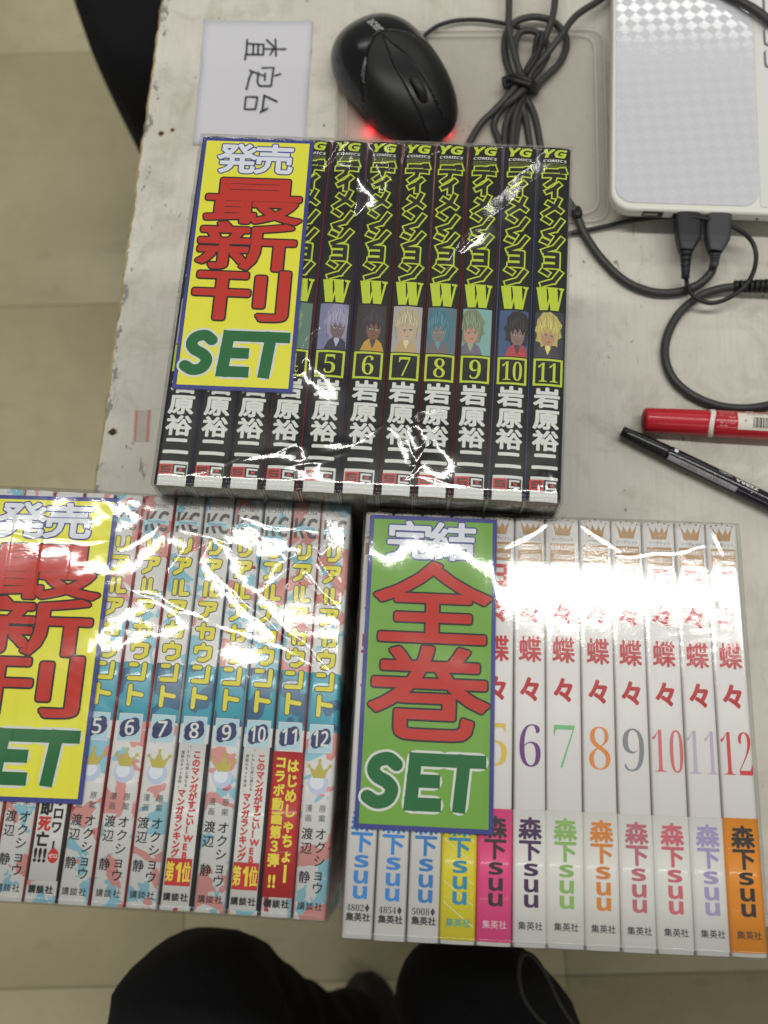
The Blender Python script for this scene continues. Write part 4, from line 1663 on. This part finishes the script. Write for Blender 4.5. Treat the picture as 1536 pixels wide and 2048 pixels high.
def mbend(p):
    x, y = p[0], p[1]
    r_ = math.hypot(x, y)
    a = math.atan2(y, x)
    u = .5
    for _ in range(12):
        ox, oy = m_out(a)
        # iterate angle and radius so that the point lies on the dome
        u = math.hypot(x, y) / max(1e-6, math.hypot(ox, oy))
        a += (math.atan2(y, x) - math.atan2(oy, ox)) * .8
    z = m_top(min(.98, u), a)[2]
    return (x, y, z + .00035)


P.text('acer', -26, 1.0, 13.5, 4.6, mat('logo_silver', (.36, .37, .37), .35), 0, .12, em=False, rot=rad(0), off=0)
P.build('logo', mouse, 0, bend=mbend)
led = bpy.data.lights.new('red_led', 'POINT')
led.energy = .016
led.color = (1, .03, .05)
led.shadow_soft_size = .009
for lx, ly_ in ((.046, .010), (.045, -.006), (.034, -.021), (.018, -.0255)):
    lo_ = bpy.data.objects.new('red_led', led)
    lo_.parent = mouse
    lo_.location = (lx * 1.0, ly_ * 1.15, .0016)
    COL.objects.link(lo_)

# ------------------------------------------------------------------ cables
M_CABLE = mat('cable_grey', (.035, .034, .034), .42)
M_CABLEB = mat('cable_black', (.012, .012, .013), .40)


def pxs(pts, z0=.003):
    return [at(p[0], p[1], (p[2] if len(p) > 2 else z0)) for p in pts]


bun = empty('cable_bundle', tuple(at(1045, 170)), 0, label='dark grey cable tied in loops beside the mouse', cat='cable')
bl0 = at(1045, 170)


def ch(name, pts, r, m_, parent, org, n=10, sides=10, z0=.003):
    P_ = [p - Vector((org.x, org.y, 0)) for p in pxs(pts, z0)]
    return link(name, tube(P_, r, sides, n), parent, [m_])


rc = .0023
ch('cable_run', [(1016, -60, .012), (1018, 0, .011), (1018, 55, .012), (1028, 105, .011), (1040, 145, .009), (1050, 172, .008), (1035, 200, .006), (1012, 250, .004), (1008, 330, .004)], rc, M_CABLE, bun, bl0)
ch('cable_run', [(1112, -60, .012), (1110, 0, .012), (1102, 45, .013), (1082, 92, .012), (1060, 128, .011), (1046, 155, .011), (1022, 185, .011), (988, 222, .008), (960, 250, .005), (930, 300, .003)], rc, M_CABLE, bun, bl0)
ch('cable_run', [(1230, -25, .006), (1200, 0, .009), (1152, 32, .013), (1122, 72, .015), (1090, 112, .012), (1062, 145, .010), (1050, 185, .007), (1030, 235, .006), (1020, 330, .004)], rc, M_CABLE, bun, bl0)
ch('cable_loop', [(1040, 180, .005), (1018, 140, .003), (1009, 100, .003), (1014, 65, .004), (1035, 42, .006), (1070, 34, .007), (1105, 43, .006), (1128, 66, .005), (1133, 92, .004), (1120, 125, .004), (1090, 155, .005), (1065, 182, .005), (1040, 225, .004), (1025, 330, .003)], rc, M_CABLE, bun, bl0, 12)
ch('cable_loop', [(1052, 180, .010), (1036, 135, .009), (1030, 95, .008), (1040, 66, .008), (1065, 62, .009), (1088, 78, .009), (1096, 100, .009), (1086, 128, .008), (1062, 158, .007), (1052, 190, .005), (1070, 235, .003), (1088, 330, .003)], rc, M_CABLE, bun, bl0, 12)
ch('cable_loop', [(1062, 170, .004), (1045, 205, .005), (1052, 240, .003), (1066, 330, .003)], rc, M_CABLE, bun, bl0)
ch('cable_loop', [(1060, 165, .012), (1030, 195, .011), (1000, 222, .006), (988, 250, .003), (996, 278, .003), (1012, 330, .003)], rc, M_CABLE, bun, bl0)
ch('cable_loop', [(1065, 150, .008), (1073, 80, .012), (1084, 70, .014), (1075, 110, .014), (1050, 150, .012)], rc * .8, M_CABLEB, bun, bl0)
tie = empty('cable_tie', tuple(at(1042, 170, 0)), 0, label='black twist tie knotted round the grey cable loops', cat='cable tie')
to = at(1042, 170)
ch('wire', [(1010, 168, .004), (1022, 160, .013), (1042, 165, .0150), (1062, 172, .014), (1072, 183, .004), (1050, 185, .0005), (1015, 170, .003)], .0021, M_CABLEB, tie, to, 8, 8)
ch('wire', [(1008, 158, .004), (1024, 152, .013), (1045, 157, .016), (1064, 165, .015), (1076, 176, .006)], .0019, M_CABLEB, tie, to, 8, 8)
ch('wire', [(1018, 165, .010), (1008, 160, .012), (1012, 175, .010), (1020, 166, .012)], .0014, M_CABLEB, tie, to, 8, 8)

tag(link('cord', tube(pxs([(838, 85, .004), (856, 65, .005), (880, 50, .005), (915, 41, .004), (960, 40, .004), (1012, 48, .004), (1040, 56, .003)]), .0014, 8, 10), None, [M_CABLEB]),
    'thin black mouse cord arching from behind the mouse to the cable loops', 'cord')
ch_m = tube(pxs([(868, 262, .008), (878, 272, .006), (884, 300, .004), (890, 340, .003)]), .0014, 8, 8)
tag(link('cord', ch_m, None, [M_CABLEB]), 'short black cord leaving the front of the mouse towards the comics', 'cord')

# ------------------------------------------------------------------ laptop
LZ = .022
lo = at(1380, 200)
lap = empty('laptop', tuple(lo), 0, label='white laptop with diamond patterned silver panel and plugs in its side', cat='laptop')


def lp(px, py, z):
    p = at(px, py, z)
    return (p.x - lo.x, p.y - lo.y)


tr_, tl_ = lp(1800, -330, LZ), lp(1229, -330, LZ)
body = [lp(1222, 417, LZ), lp(1900, 441, LZ), lp(1860, -330, LZ), tl_]
M_LW = mat('laptop_white', (.66, .66, .60), .38)
link('body', rounded_slab(body, .0150, LZ, .0125, 8, .0022), lap, [M_LW])
inner = [lp(1240, 392, LZ), lp(1900, 416, LZ), lp(1850, -325, LZ), lp(1237, -325, LZ)]
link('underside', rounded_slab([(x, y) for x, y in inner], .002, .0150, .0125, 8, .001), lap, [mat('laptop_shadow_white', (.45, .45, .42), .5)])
panel = [lp(1231, 404, LZ + .0004), lp(1519, 413, LZ + .0004), lp(1490, -320, LZ + .0004), lp(1233, -320, LZ + .0004)]
link('patterned_panel', rounded_slab(panel, LZ - .001, LZ + .0006, .0105, 8, .0004), lap, [M_DIAM])
strip = [lp(1521, 414, LZ + .0004), lp(1880, 428, LZ + .0004), lp(1840, -320, LZ + .0004), lp(1492, -320, LZ + .0004)]
link('keyboard_strip', rounded_slab(strip, LZ - .001, LZ + .0005, .0015, 3, .0003), lap, [mat('laptop_strip', (.62, .62, .60), .35)])
for (y0, y1) in ((-20, 40), (54, 89), (97, 133), (141, 180)):
    if y0 > 135:
        continue
    k_ = [lp(1529 + (y1 - 89) * .03, y1, LZ + .002), lp(1585, y1 + 2, LZ + .002), lp(1583, y0 + 2, LZ + .002), lp(1527 + (y1 - 89) * .03, y0, LZ + .002)]
    link('key_rim', rounded_slab(k_, LZ, LZ + .0008, .0025, 4, .0002), lap, [mat('key_gap', (.16, .16, .16), .5)])
    cx_, cy_ = sum(p[0] for p in k_) / 4, sum(p[1] for p in k_) / 4
    k2 = [((x - cx_) * .88 + cx_, (y - cy_) * .90 + cy_) for x, y in k_]
    link('key', rounded_slab(k2, LZ, LZ + .0022, .0022, 4, .0004), lap, [mat('key_white', (.64, .64, .63), .35)])
# ports in the side wall
M_PORT = mat('port_black', (.008, .008, .009), .5)
sd = (Vector(body[1]) - Vector(body[0])).normalized()
nrm = Vector((sd.y, -sd.x))


def port(px, wmm, z0, z1, m_, name, out=.0004):
    p = Vector(lp(px, 418 + (px - 1222) * .035, LZ))
    # foot of the perpendicular on the side
    b0 = Vector(body[0])
    t = (p - b0).dot(sd)
    c = b0 + sd * t
    hw = wmm / 2000
    V = []
    for z in (z0, z1):
        for s, q in ((-1, -.002), (1, -.002), (1, out), (-1, out)):
            v = c + sd * s * hw + nrm * q
            V.append((v.x, v.y, z))
    F = [(0, 3, 2, 1), (4, 5, 6, 7), (0, 1, 5, 4), (1, 2, 6, 5), (2, 3, 7, 6), (3, 0, 4, 7)]
    return link(name, mesh(V, F), lap, [m_])


port(1308, 12.5, .0158, .0204, M_PORT, 'port')
port(1304, 8.5, .0176, .0187, mat('port_tongue', (.35, .35, .32), .5), 'port_tongue', .0007)
port(1356, 4, .0160, .0195, M_PORT, 'port')
port(1520, 1.2, .0160, .0175, M_PORT, 'port')


# USB plugs
def plug(px0, px1, name_lbl, z, neck_px, end_py, mcol, w_top):
    """plug body from the laptop side towards the viewer"""
    a, b, c, d_ = at(*px0, z), at(*px1, z), at(*neck_px, z), at(neck_px[0] + (neck_px[0] - px1[0]) * .3, end_py, z * .75)
    e = empty('usb_plug', (a.x, a.y, 0), 0, label=name_lbl, cat='plug')
    O = Vector((a.x, a.y, 0))
    path = [(a, w_top, .0048), (a.lerp(b, .5), w_top, .0050), (b, w_top * .96, .0048), (b.lerp(c, .55), w_top * .72, .0042), (c, w_top * .52, .0034)]
    V, F = [], []
    t = (c - a).normalized()
    s = Vector((t.y, -t.x, 0)) * -1
    for p, hw, hh in path:
        for k in range(16):
            an = 2 * math.pi * k / 16
            cx2 = math.copysign(abs(math.cos(an)) ** .45, math.cos(an)) * hw
            cz2 = math.copysign(abs(math.sin(an)) ** .45, math.sin(an)) * hh
            V.append(p - O + s * cx2 + Vector((0, 0, cz2)))
    for i in range(len(path) - 1):
        for k in range(16):
            j = (k + 1) % 16
            F.append((i * 16 + k, i * 16 + j, (i + 1) * 16 + j, (i + 1) * 16 + k))
    F.append(tuple(range(16)))
    F.append(tuple(reversed(range((len(path) - 1) * 16, len(path) * 16))))
    link('plug_body', mesh(V, F, False), e, [mcol])
    n = 5
    for k in range(n):
        p0, p1 = c.lerp(d_, k / n), c.lerp(d_, (k + .72) / n)
        r = .0042 - .0007 * k / n if w_top > .0085 else .0036 - .0003 * k
        link('strain_relief_ring', tube([p0 - O, p1 - O], r, 14, 2), e, [mcol])
    link('strain_relief', tube([c - O, d_ - O], .0026, 12, 2), e, [mcol])
    return e, d_


M_PLUG1 = mat('plug_black', (.018, .018, .022), .45)
M_PLUG2 = mat('plug_grey', (.045, .044, .05), .5)
e_, en1 = plug((1374, 421), (1376, 478), 'black USB plug in the laptop side, nearer the open port', .0165, (1372, 503), 556, M_PLUG1, .0076)
e_, en2 = plug((1437, 421), (1434, 480), 'dark grey USB plug in the laptop side beside the black one', .0165, (1430, 505), 532, M_PLUG2, .0076)

tag(link('cable', tube(pxs([(1428, 528, .008), (1420, 548, .006), (1395, 570, .004), (1350, 585, .003), (1300, 583, .003), (1250, 562, .003), (1205, 520, .003), (1170, 470, .004), (1150, 425, .006), (1120, 380, .006)]), .0026, 12, 12), None, [M_CABLE]),
    'thick grey cable curving from the grey plug to behind the black comics', 'cable')
tag(link('cable', tube(pxs([(1372, 552, .008), (1376, 575, .009), (1392, 596, .010), (1425, 606, .010), (1465, 592, .010), (1498, 562, .012), (1512, 520, .012), (1503, 482, .014), (1468, 455, .018), (1420, 440, .020), (1375, 433, .020), (1320, 435, .010), (1260, 442, .004), (1200, 455, .003), (1160, 463, .003), (1120, 470, .003)]), .0014, 10, 12), None, [M_CABLEB]),
    'thin black cord looping over both plugs', 'cable')
big = empty('power_cable', tuple(at(1500, 575)), 0, label='thick grey cable with ribbed strain relief forming the open loop on the right', cat='cable')
bo_ = at(1500, 575)
ch('cable_run', [(1480, 573, .006), (1440, 578, .005), (1400, 592, .0035), (1360, 625, .003), (1336, 668, .003), (1330, 712, .003), (1345, 755, .003), (1380, 788, .003), (1430, 810, .003), (1480, 817, .003), (1530, 812, .003), (1600, 792, .003)], .0026, M_CABLE, big, bo_, 12, 12)
sr0, sr1 = at(1468, 573, .006) - Vector((bo_.x, bo_.y, 0)), at(1600, 571, .009) - Vector((bo_.x, bo_.y, 0))
for k in range(13):
    link('strain_relief_ring', tube([sr0.lerp(sr1, k / 13), sr0.lerp(sr1, (k + .62) / 13)], .0038 + .00006 * k, 12, 2), big, [M_CABLEB])
link('strain_relief', tube([sr0, sr1], .0030, 12, 2), big, [M_CABLEB])
tag(link('cable', tube(pxs([(1400, -30, .026), (1450, -12, .026), (1500, 14, .027), (1540, 44, .027), (1600, 110, .027)]), .0030, 12, 12), None, [M_CABLE]),
    'dark cable crossing the far corner of the laptop', 'cable')
nub = tube(pxs([(1143, 425, .006), (1152, 430, .008), (1158, 428, .008), (1154, 418, .006)]), .0024, 10, 8)
tag(link('cable', nub, None, [M_CABLEB]), 'short dark cable end peeping out beside the black comics', 'cable')


# ------------------------------------------------------------------ pens
def pen_frame(p0, p1):
    d = (p1 - p0)
    return math.atan2(d.y, d.x), d.length


def lathe(prof, sides=28, ribs=0, rib=0):
    V, F = [], []
    for x, r in prof:
        for k in range(sides):
            a = 2 * math.pi * k / sides
            rr = r * (1 + (rib if ribs and k % 2 else 0))
            V.append((x, rr * math.cos(a), rr * math.sin(a)))
    for i in range(len(prof) - 1):
        for k in range(sides):
            j = (k + 1) % sides
            F.append((i * sides + k, (i + 1) * sides + k, (i + 1) * sides + j, i * sides + j))
    F.append(tuple(range(sides)))
    F.append(tuple(reversed(range((len(prof) - 1) * sides, len(prof) * sides))))
    return mesh(V, F, True)


p0, p1 = at(1287, 840, .0075), at(1536, 853, .0078)
yaw, ln = pen_frame(p0, p1)
mk = empty('marker_pen', (p0.x, p0.y, .0078), yaw, label='thick red marker pen with barcode sticker, pointing out of the picture on the right', cat='marker pen')
Rm = .0078
M_MR = mat('marker_red', (.42, .008, .018), .28, coat=.4)
M_MRC = mat('marker_cap_red', (.46, .010, .022), .35, coat=.2)
me = lathe([(0, Rm * .80), (.0008, Rm * .88), (.0016, Rm * .90), (.010, Rm * .92), (.034, Rm * .97), (.0365, Rm * .98)], 56, 1, -.022)
link('cap', me, mk, [M_MRC])
link('cap_recess', lathe([(-.0002, Rm * .66), (.0006, Rm * .66)], 28), mk, [mat('marker_dark_red', (.22, .006, .012), .5)])
V = lathe([(.0362, Rm * .99), (.0366, Rm * 1.02), (.0386, Rm * 1.03), (.0390, Rm * 1.0)], 32)
for v in V.vertices:
    a = math.atan2(v.co.z, v.co.y)
    v.co.x += .0009 * math.sin(a * 2 + .4)
link('gasket', V, mk, [mat('marker_gasket', (.70, .66, .60), .5)])
link('barrel', lathe([(.0388, Rm * .985), (.040, Rm), (.12, Rm), (.1215, Rm * .95)], 36), mk, [M_MR])


def on_pen(Rr):
    def f(p):
        a = p[1] / Rr
        return (p[0], (Rr + p[2]) * math.sin(a), (Rr + p[2]) * math.cos(a))
    return f


P = Print()
M_PW = mat('marker_white_print', (.74, .50, .48), .5)
for k, (t_, y_, l_) in enumerate((('油性マーカー 細字 太字', 4.6, 12), ('インキ・アルコール系', 3.2, 13), ('JAPAN', 1.0, 5.5), ('紙・布・木・ガラス', -1.0, 13), ('プラスチック・金属', -2.3, 13), ('No.1 赤', -3.9, 6))):
    P.text(t_, 41.5 + l_ * .33 + (0 if k != 2 else 5), y_, l_ * .66, 1.0, M_PW, 1, .0, em=False, rot=math.pi)
P.build('barrel_print', mk, 0, bend=on_pen(Rm))
P = Print()
P.text('マッキー 極細', 64, 7.2, 14, 1.8, M_WHITE, 1, .05, em=False, rot=math.pi)
P.build('name_print', mk, 0, bend=on_pen(Rm))
P = Print()
nn = 8
for k in range(nn):
    P.rect(51.5, 5.0 - 10.8 * (k + 1) / nn, 84, 5.0 - 10.8 * k / nn + .01, mat('sticker_cream', (.66, .63, .56), .5), 0)
P.build('barcode_sticker', mk, 0, bend=on_pen(Rm + .0001))
P = Print()
xx = 60.0
br = random.Random(4)
while xx < 82:
    wv_ = br.choice([.25, .3, .5, .8])
    for k in range(5):
        P.rect(xx, 1.9 - 6.2 * (k + 1) / 5, xx + wv_, 1.9 - 6.2 * k / 5 + .01, M_INK, 2)
    xx += wv_ + br.choice([.3, .4, .6])
P.text('MO-150-MC-R', 64, 3.9, 15, 1.0, M_GREYINK, 2, em=False, rot=math.pi)
P.text('赤', 55.6, -.6, 1.6, 1.8, M_GREYINK, 2, rot=math.pi)
P.build('barcode', mk, 0, bend=on_pen(Rm + .00015))

p0, p1 = at(1243, 864, .0045), at(1536, 1004, .0052)
yaw, ln = pen_frame(p0, p1)
pn = empty('fine_pen', (p0.x, p0.y, .0052), yaw, label='slim black fine pen lying aslant below the red marker', cat='pen')
Rp = .0050
link('cap', lathe([(-.0002, .0026), (.0004, .0034), (.006, .0037), (.014, .0042), (.0275, .0047), (.028, .0046)], 32), pn, [mat('pen_cap_black', (.010, .010, .011), .25, coat=.3)])
link('barrel', lathe([(.028, .0043), (.0285, .0046), (.030, Rp * .98), (.05, Rp), (.118, Rp), (.121, Rp * .9), (.125, Rp * .6)], 36), pn, [mat('pen_barrel', (.010, .008, .016), .22, coat=.4)])
P = Print()
P.text('ZEBRA', 75, 2.0, 13.5, 2.1, M_WHITE, 1, .08, em=False, rot=math.pi)
P.text('<CBS>', 62, 2.4, 8.2, 1.3, M_WHITE, 1, .0, em=False, rot=math.pi)
for x_, y_ in ((56.5, -.8), (79, -1.4), (91, -1.0), (93, -2.2)):
    P.disc(x_, y_, .3, M_WHITE, 1, 8)
P.build('barrel_print', pn, 0, bend=on_pen(Rp))
P = Print()
P.rect(31.0, .8, 33.2, 3.2, M_LAV, 1)
P.build('colour_mark', pn, 0, bend=on_pen(Rp))
P = Print()
for k in range(4):
    P.rect(29.5, -2.2 - 3.0 * (k + 1) / 4, 71, -2.2 - 3.0 * k / 4 + .01, mat('sticker_grey', (.30, .30, .31), .5), 0)
P.text('ゼブラ油性マーカー 名前書き用', 52, -3.6, 30, 1.6, M_GREYINK, 2, em=False, rot=math.pi)
P.build('sticker', pn, 0, bend=on_pen(Rp + .0001))


# ------------------------------------------------------------------ the photographer's legs and a dark bag
def skin_mesh(name, pts, edges, radii, root, m_, parent, sub=2, folds=True):
    me = bpy.data.meshes.new('m')
    me.from_pydata(pts, edges, [])
    o = bpy.data.objects.new(name, me)
    COL.objects.link(o)
    sk = o.modifiers.new('skin', 'SKIN')
    for i, v in enumerate(me.skin_vertices[0].data):
        v.radius = radii[i] if isinstance(radii[i], tuple) else (radii[i], radii[i])
        v.use_root = (i == root)
    sb = o.modifiers.new('sub', 'SUBSURF')
    sb.levels = sb.render_levels = sub
    sk.use_smooth_shade = True
    me.materials.append(m_)
    o.parent = parent
    if folds:
        tx = bpy.data.textures.new('folds', 'CLOUDS')
        tx.noise_scale = .055
        tx.noise_depth = 2
        dm = o.modifiers.new('folds', 'DISPLACE')
        dm.texture = tx
        dm.strength = .016
        dm.mid_level = .5
    return o


kl, kr = at(375, 1912, -.215), at(905, 1950, -.215)
person = empty('person', (.0, -.30, FLOOR_Z), 0, label='person in black trousers sitting at the table, only thighs and a shoe showing', cat='person')
Pw = lambda x, y, z: (x, y + .30, z - FLOOR_Z)
pts = [Pw(-.03, -.50, -.20), Pw(-.03, -.50, -.02), Pw(-.03, -.49, .12),
       Pw(-.13, -.44, -.22), Pw(-.125, -.28, -.215), Pw(kl.x + .004, kl.y - .045, -.212), Pw(kl.x + .004, kl.y - .018, -.235), Pw(kl.x + .01, kl.y - .05, -.33), Pw(-.10, -.20, -.50), Pw(-.06, -.22, -.655),
       Pw(.08, -.44, -.22), Pw(.085, -.28, -.215), Pw(kr.x + .022, kr.y - .030, -.212), Pw(kr.x + .005, kr.y - .004, -.235), Pw(kr.x + .01, kr.y - .035, -.33), Pw(.08, -.20, -.50), Pw(.09, -.22, -.655)]
ed = [(0, 1), (1, 2), (0, 3), (3, 4), (4, 5), (5, 6), (6, 7), (7, 8), (8, 9), (0, 10), (10, 11), (11, 12), (12, 13), (13, 14), (14, 15), (15, 16)]
rd = [.13, .14, .12, .104, .098, .076, .054, .052, .048, .042, .088, .078, .062, .050, .052, .048, .042]
lap = at(752, 2052, -.25)
pts += [Pw(-.03, -.38, -.22), Pw(lap.x, lap.y - .055, -.24)]
ed += [(0, 17), (17, 18)]
rd += [.10, .062]
skin_mesh('trousers', pts, ed, rd, 0, M_CLOTH, person, 3)


def shoe(px, py, yw):
    c = at(px, py, FLOOR_Z + .05)
    V, F = [], []
    prof = [(-.155, .020, .045), (-.15, .030, .075), (-.11, .035, .085), (-.06, .037, .075), (-.01, .041, .060), (.03, .043, .050), (.065, .037, .042), (.09, .025, .034), (.10, .009, .024)]
    for x, hw, hh in prof:
        for k in range(16):
            a = 2 * math.pi * k / 16
            z = math.sin(a)
            V.append((hw * math.cos(a), x, hh * max(z, -.0) if z > 0 else 0.002))
    for i in range(len(prof) - 1):
        for k in range(16):
            j = (k + 1) % 16
            F.append((i * 16 + k, i * 16 + j, (i + 1) * 16 + j, (i + 1) * 16 + k))
    F.append(tuple(range(16)))
    F.append(tuple(reversed(range(128, 144))))
    o = link('shoe', mesh(V, F, True), person, [mat('shoe_black', (.012, .011, .011), .55)])
    sb = o.modifiers.new('s', 'SUBSURF')
    sb.levels = sb.render_levels = 2
    o.location = (c.x, c.y + .30 - .112, 0)
    o.rotation_euler = (0, 0, yw)


shoe(737, 1932, rad(4))
shoe(960, 1940, rad(-8))
# cord loop by the right knee
tag(link('strap_cord', tube(pxs([(1180, 2075, -.14), (1150, 2052, -.135), (1118, 2005, -.13), (1095, 1955, -.13), (1070, 1917, -.13), (1050, 1907, -.13), (1040, 1925, -.13), (1038, 1955, -.13), (1045, 1990, -.13), (1066, 2025, -.13), (1100, 2060, -.13)]), .0014, 8, 12), None,
         [mat('cord_dark', (.02, .018, .015), .6)]), 'thin dark cord loop hanging beside the right thigh', 'cord')

# dark bag standing past the table's left edge
bp = [at(x, y, -.30) for x, y in ((150, 0), (166, 40), (182, 90), (205, 140), (230, 172), (248, 192))]
bag = empty('bag', tuple(at(260, 20, FLOOR_Z)), 0, label='large rounded black bag standing on the floor past the table edge', cat='bag')
bo2 = at(260, 20, FLOOR_Z)
ce = at(330, -60, -.30)
outb = [Vector((p.x, p.y)) for p in bp] + [Vector((at(*q, -.30).x, at(*q, -.30).y)) for q in ((285, 205), (330, 205), (400, 160), (440, 60), (430, -120), (360, -260), (240, -300), (160, -200), (140, -80))]
cb_ = sum(outb, Vector((0, 0))) / len(outb)
V, F = [], []
levels = [(.0, .55), (.03, .62), (.20, .84), (.40, 1.08), (.44, 1.03), (.465, .88), (.475, .55)]
nb_ = len(outb)
for z, k in levels:
    for q in outb:
        d = (q - cb_) * k + cb_
        V.append((d.x - bo2.x, d.y - bo2.y, z))
for L_ in range(len(levels) - 1):
    for a in range(nb_):
        b = (a + 1) % nb_
        F.append((L_ * nb_ + a, L_ * nb_ + b, (L_ + 1) * nb_ + b, (L_ + 1) * nb_ + a))
F.append(tuple(range((len(levels) - 1) * nb_, len(levels) * nb_)))
me = mesh(V, F, True)
b_ = link('bag_body', me, bag, [M_CLOTH])
sb = b_.modifiers.new('s', 'SUBSURF')
sb.levels = sb.render_levels = 2
ce = Vector((cb_.x, cb_.y, 0))
link('handle', tube([Vector((ce.x - bo2.x + a, ce.y - bo2.y + .03, z)) for a, z in ((-.05, .45), (-.045, .52), (0, .55), (.045, .52), (.05, .45))], .006, 10, 8), bag, [M_CLOTH])
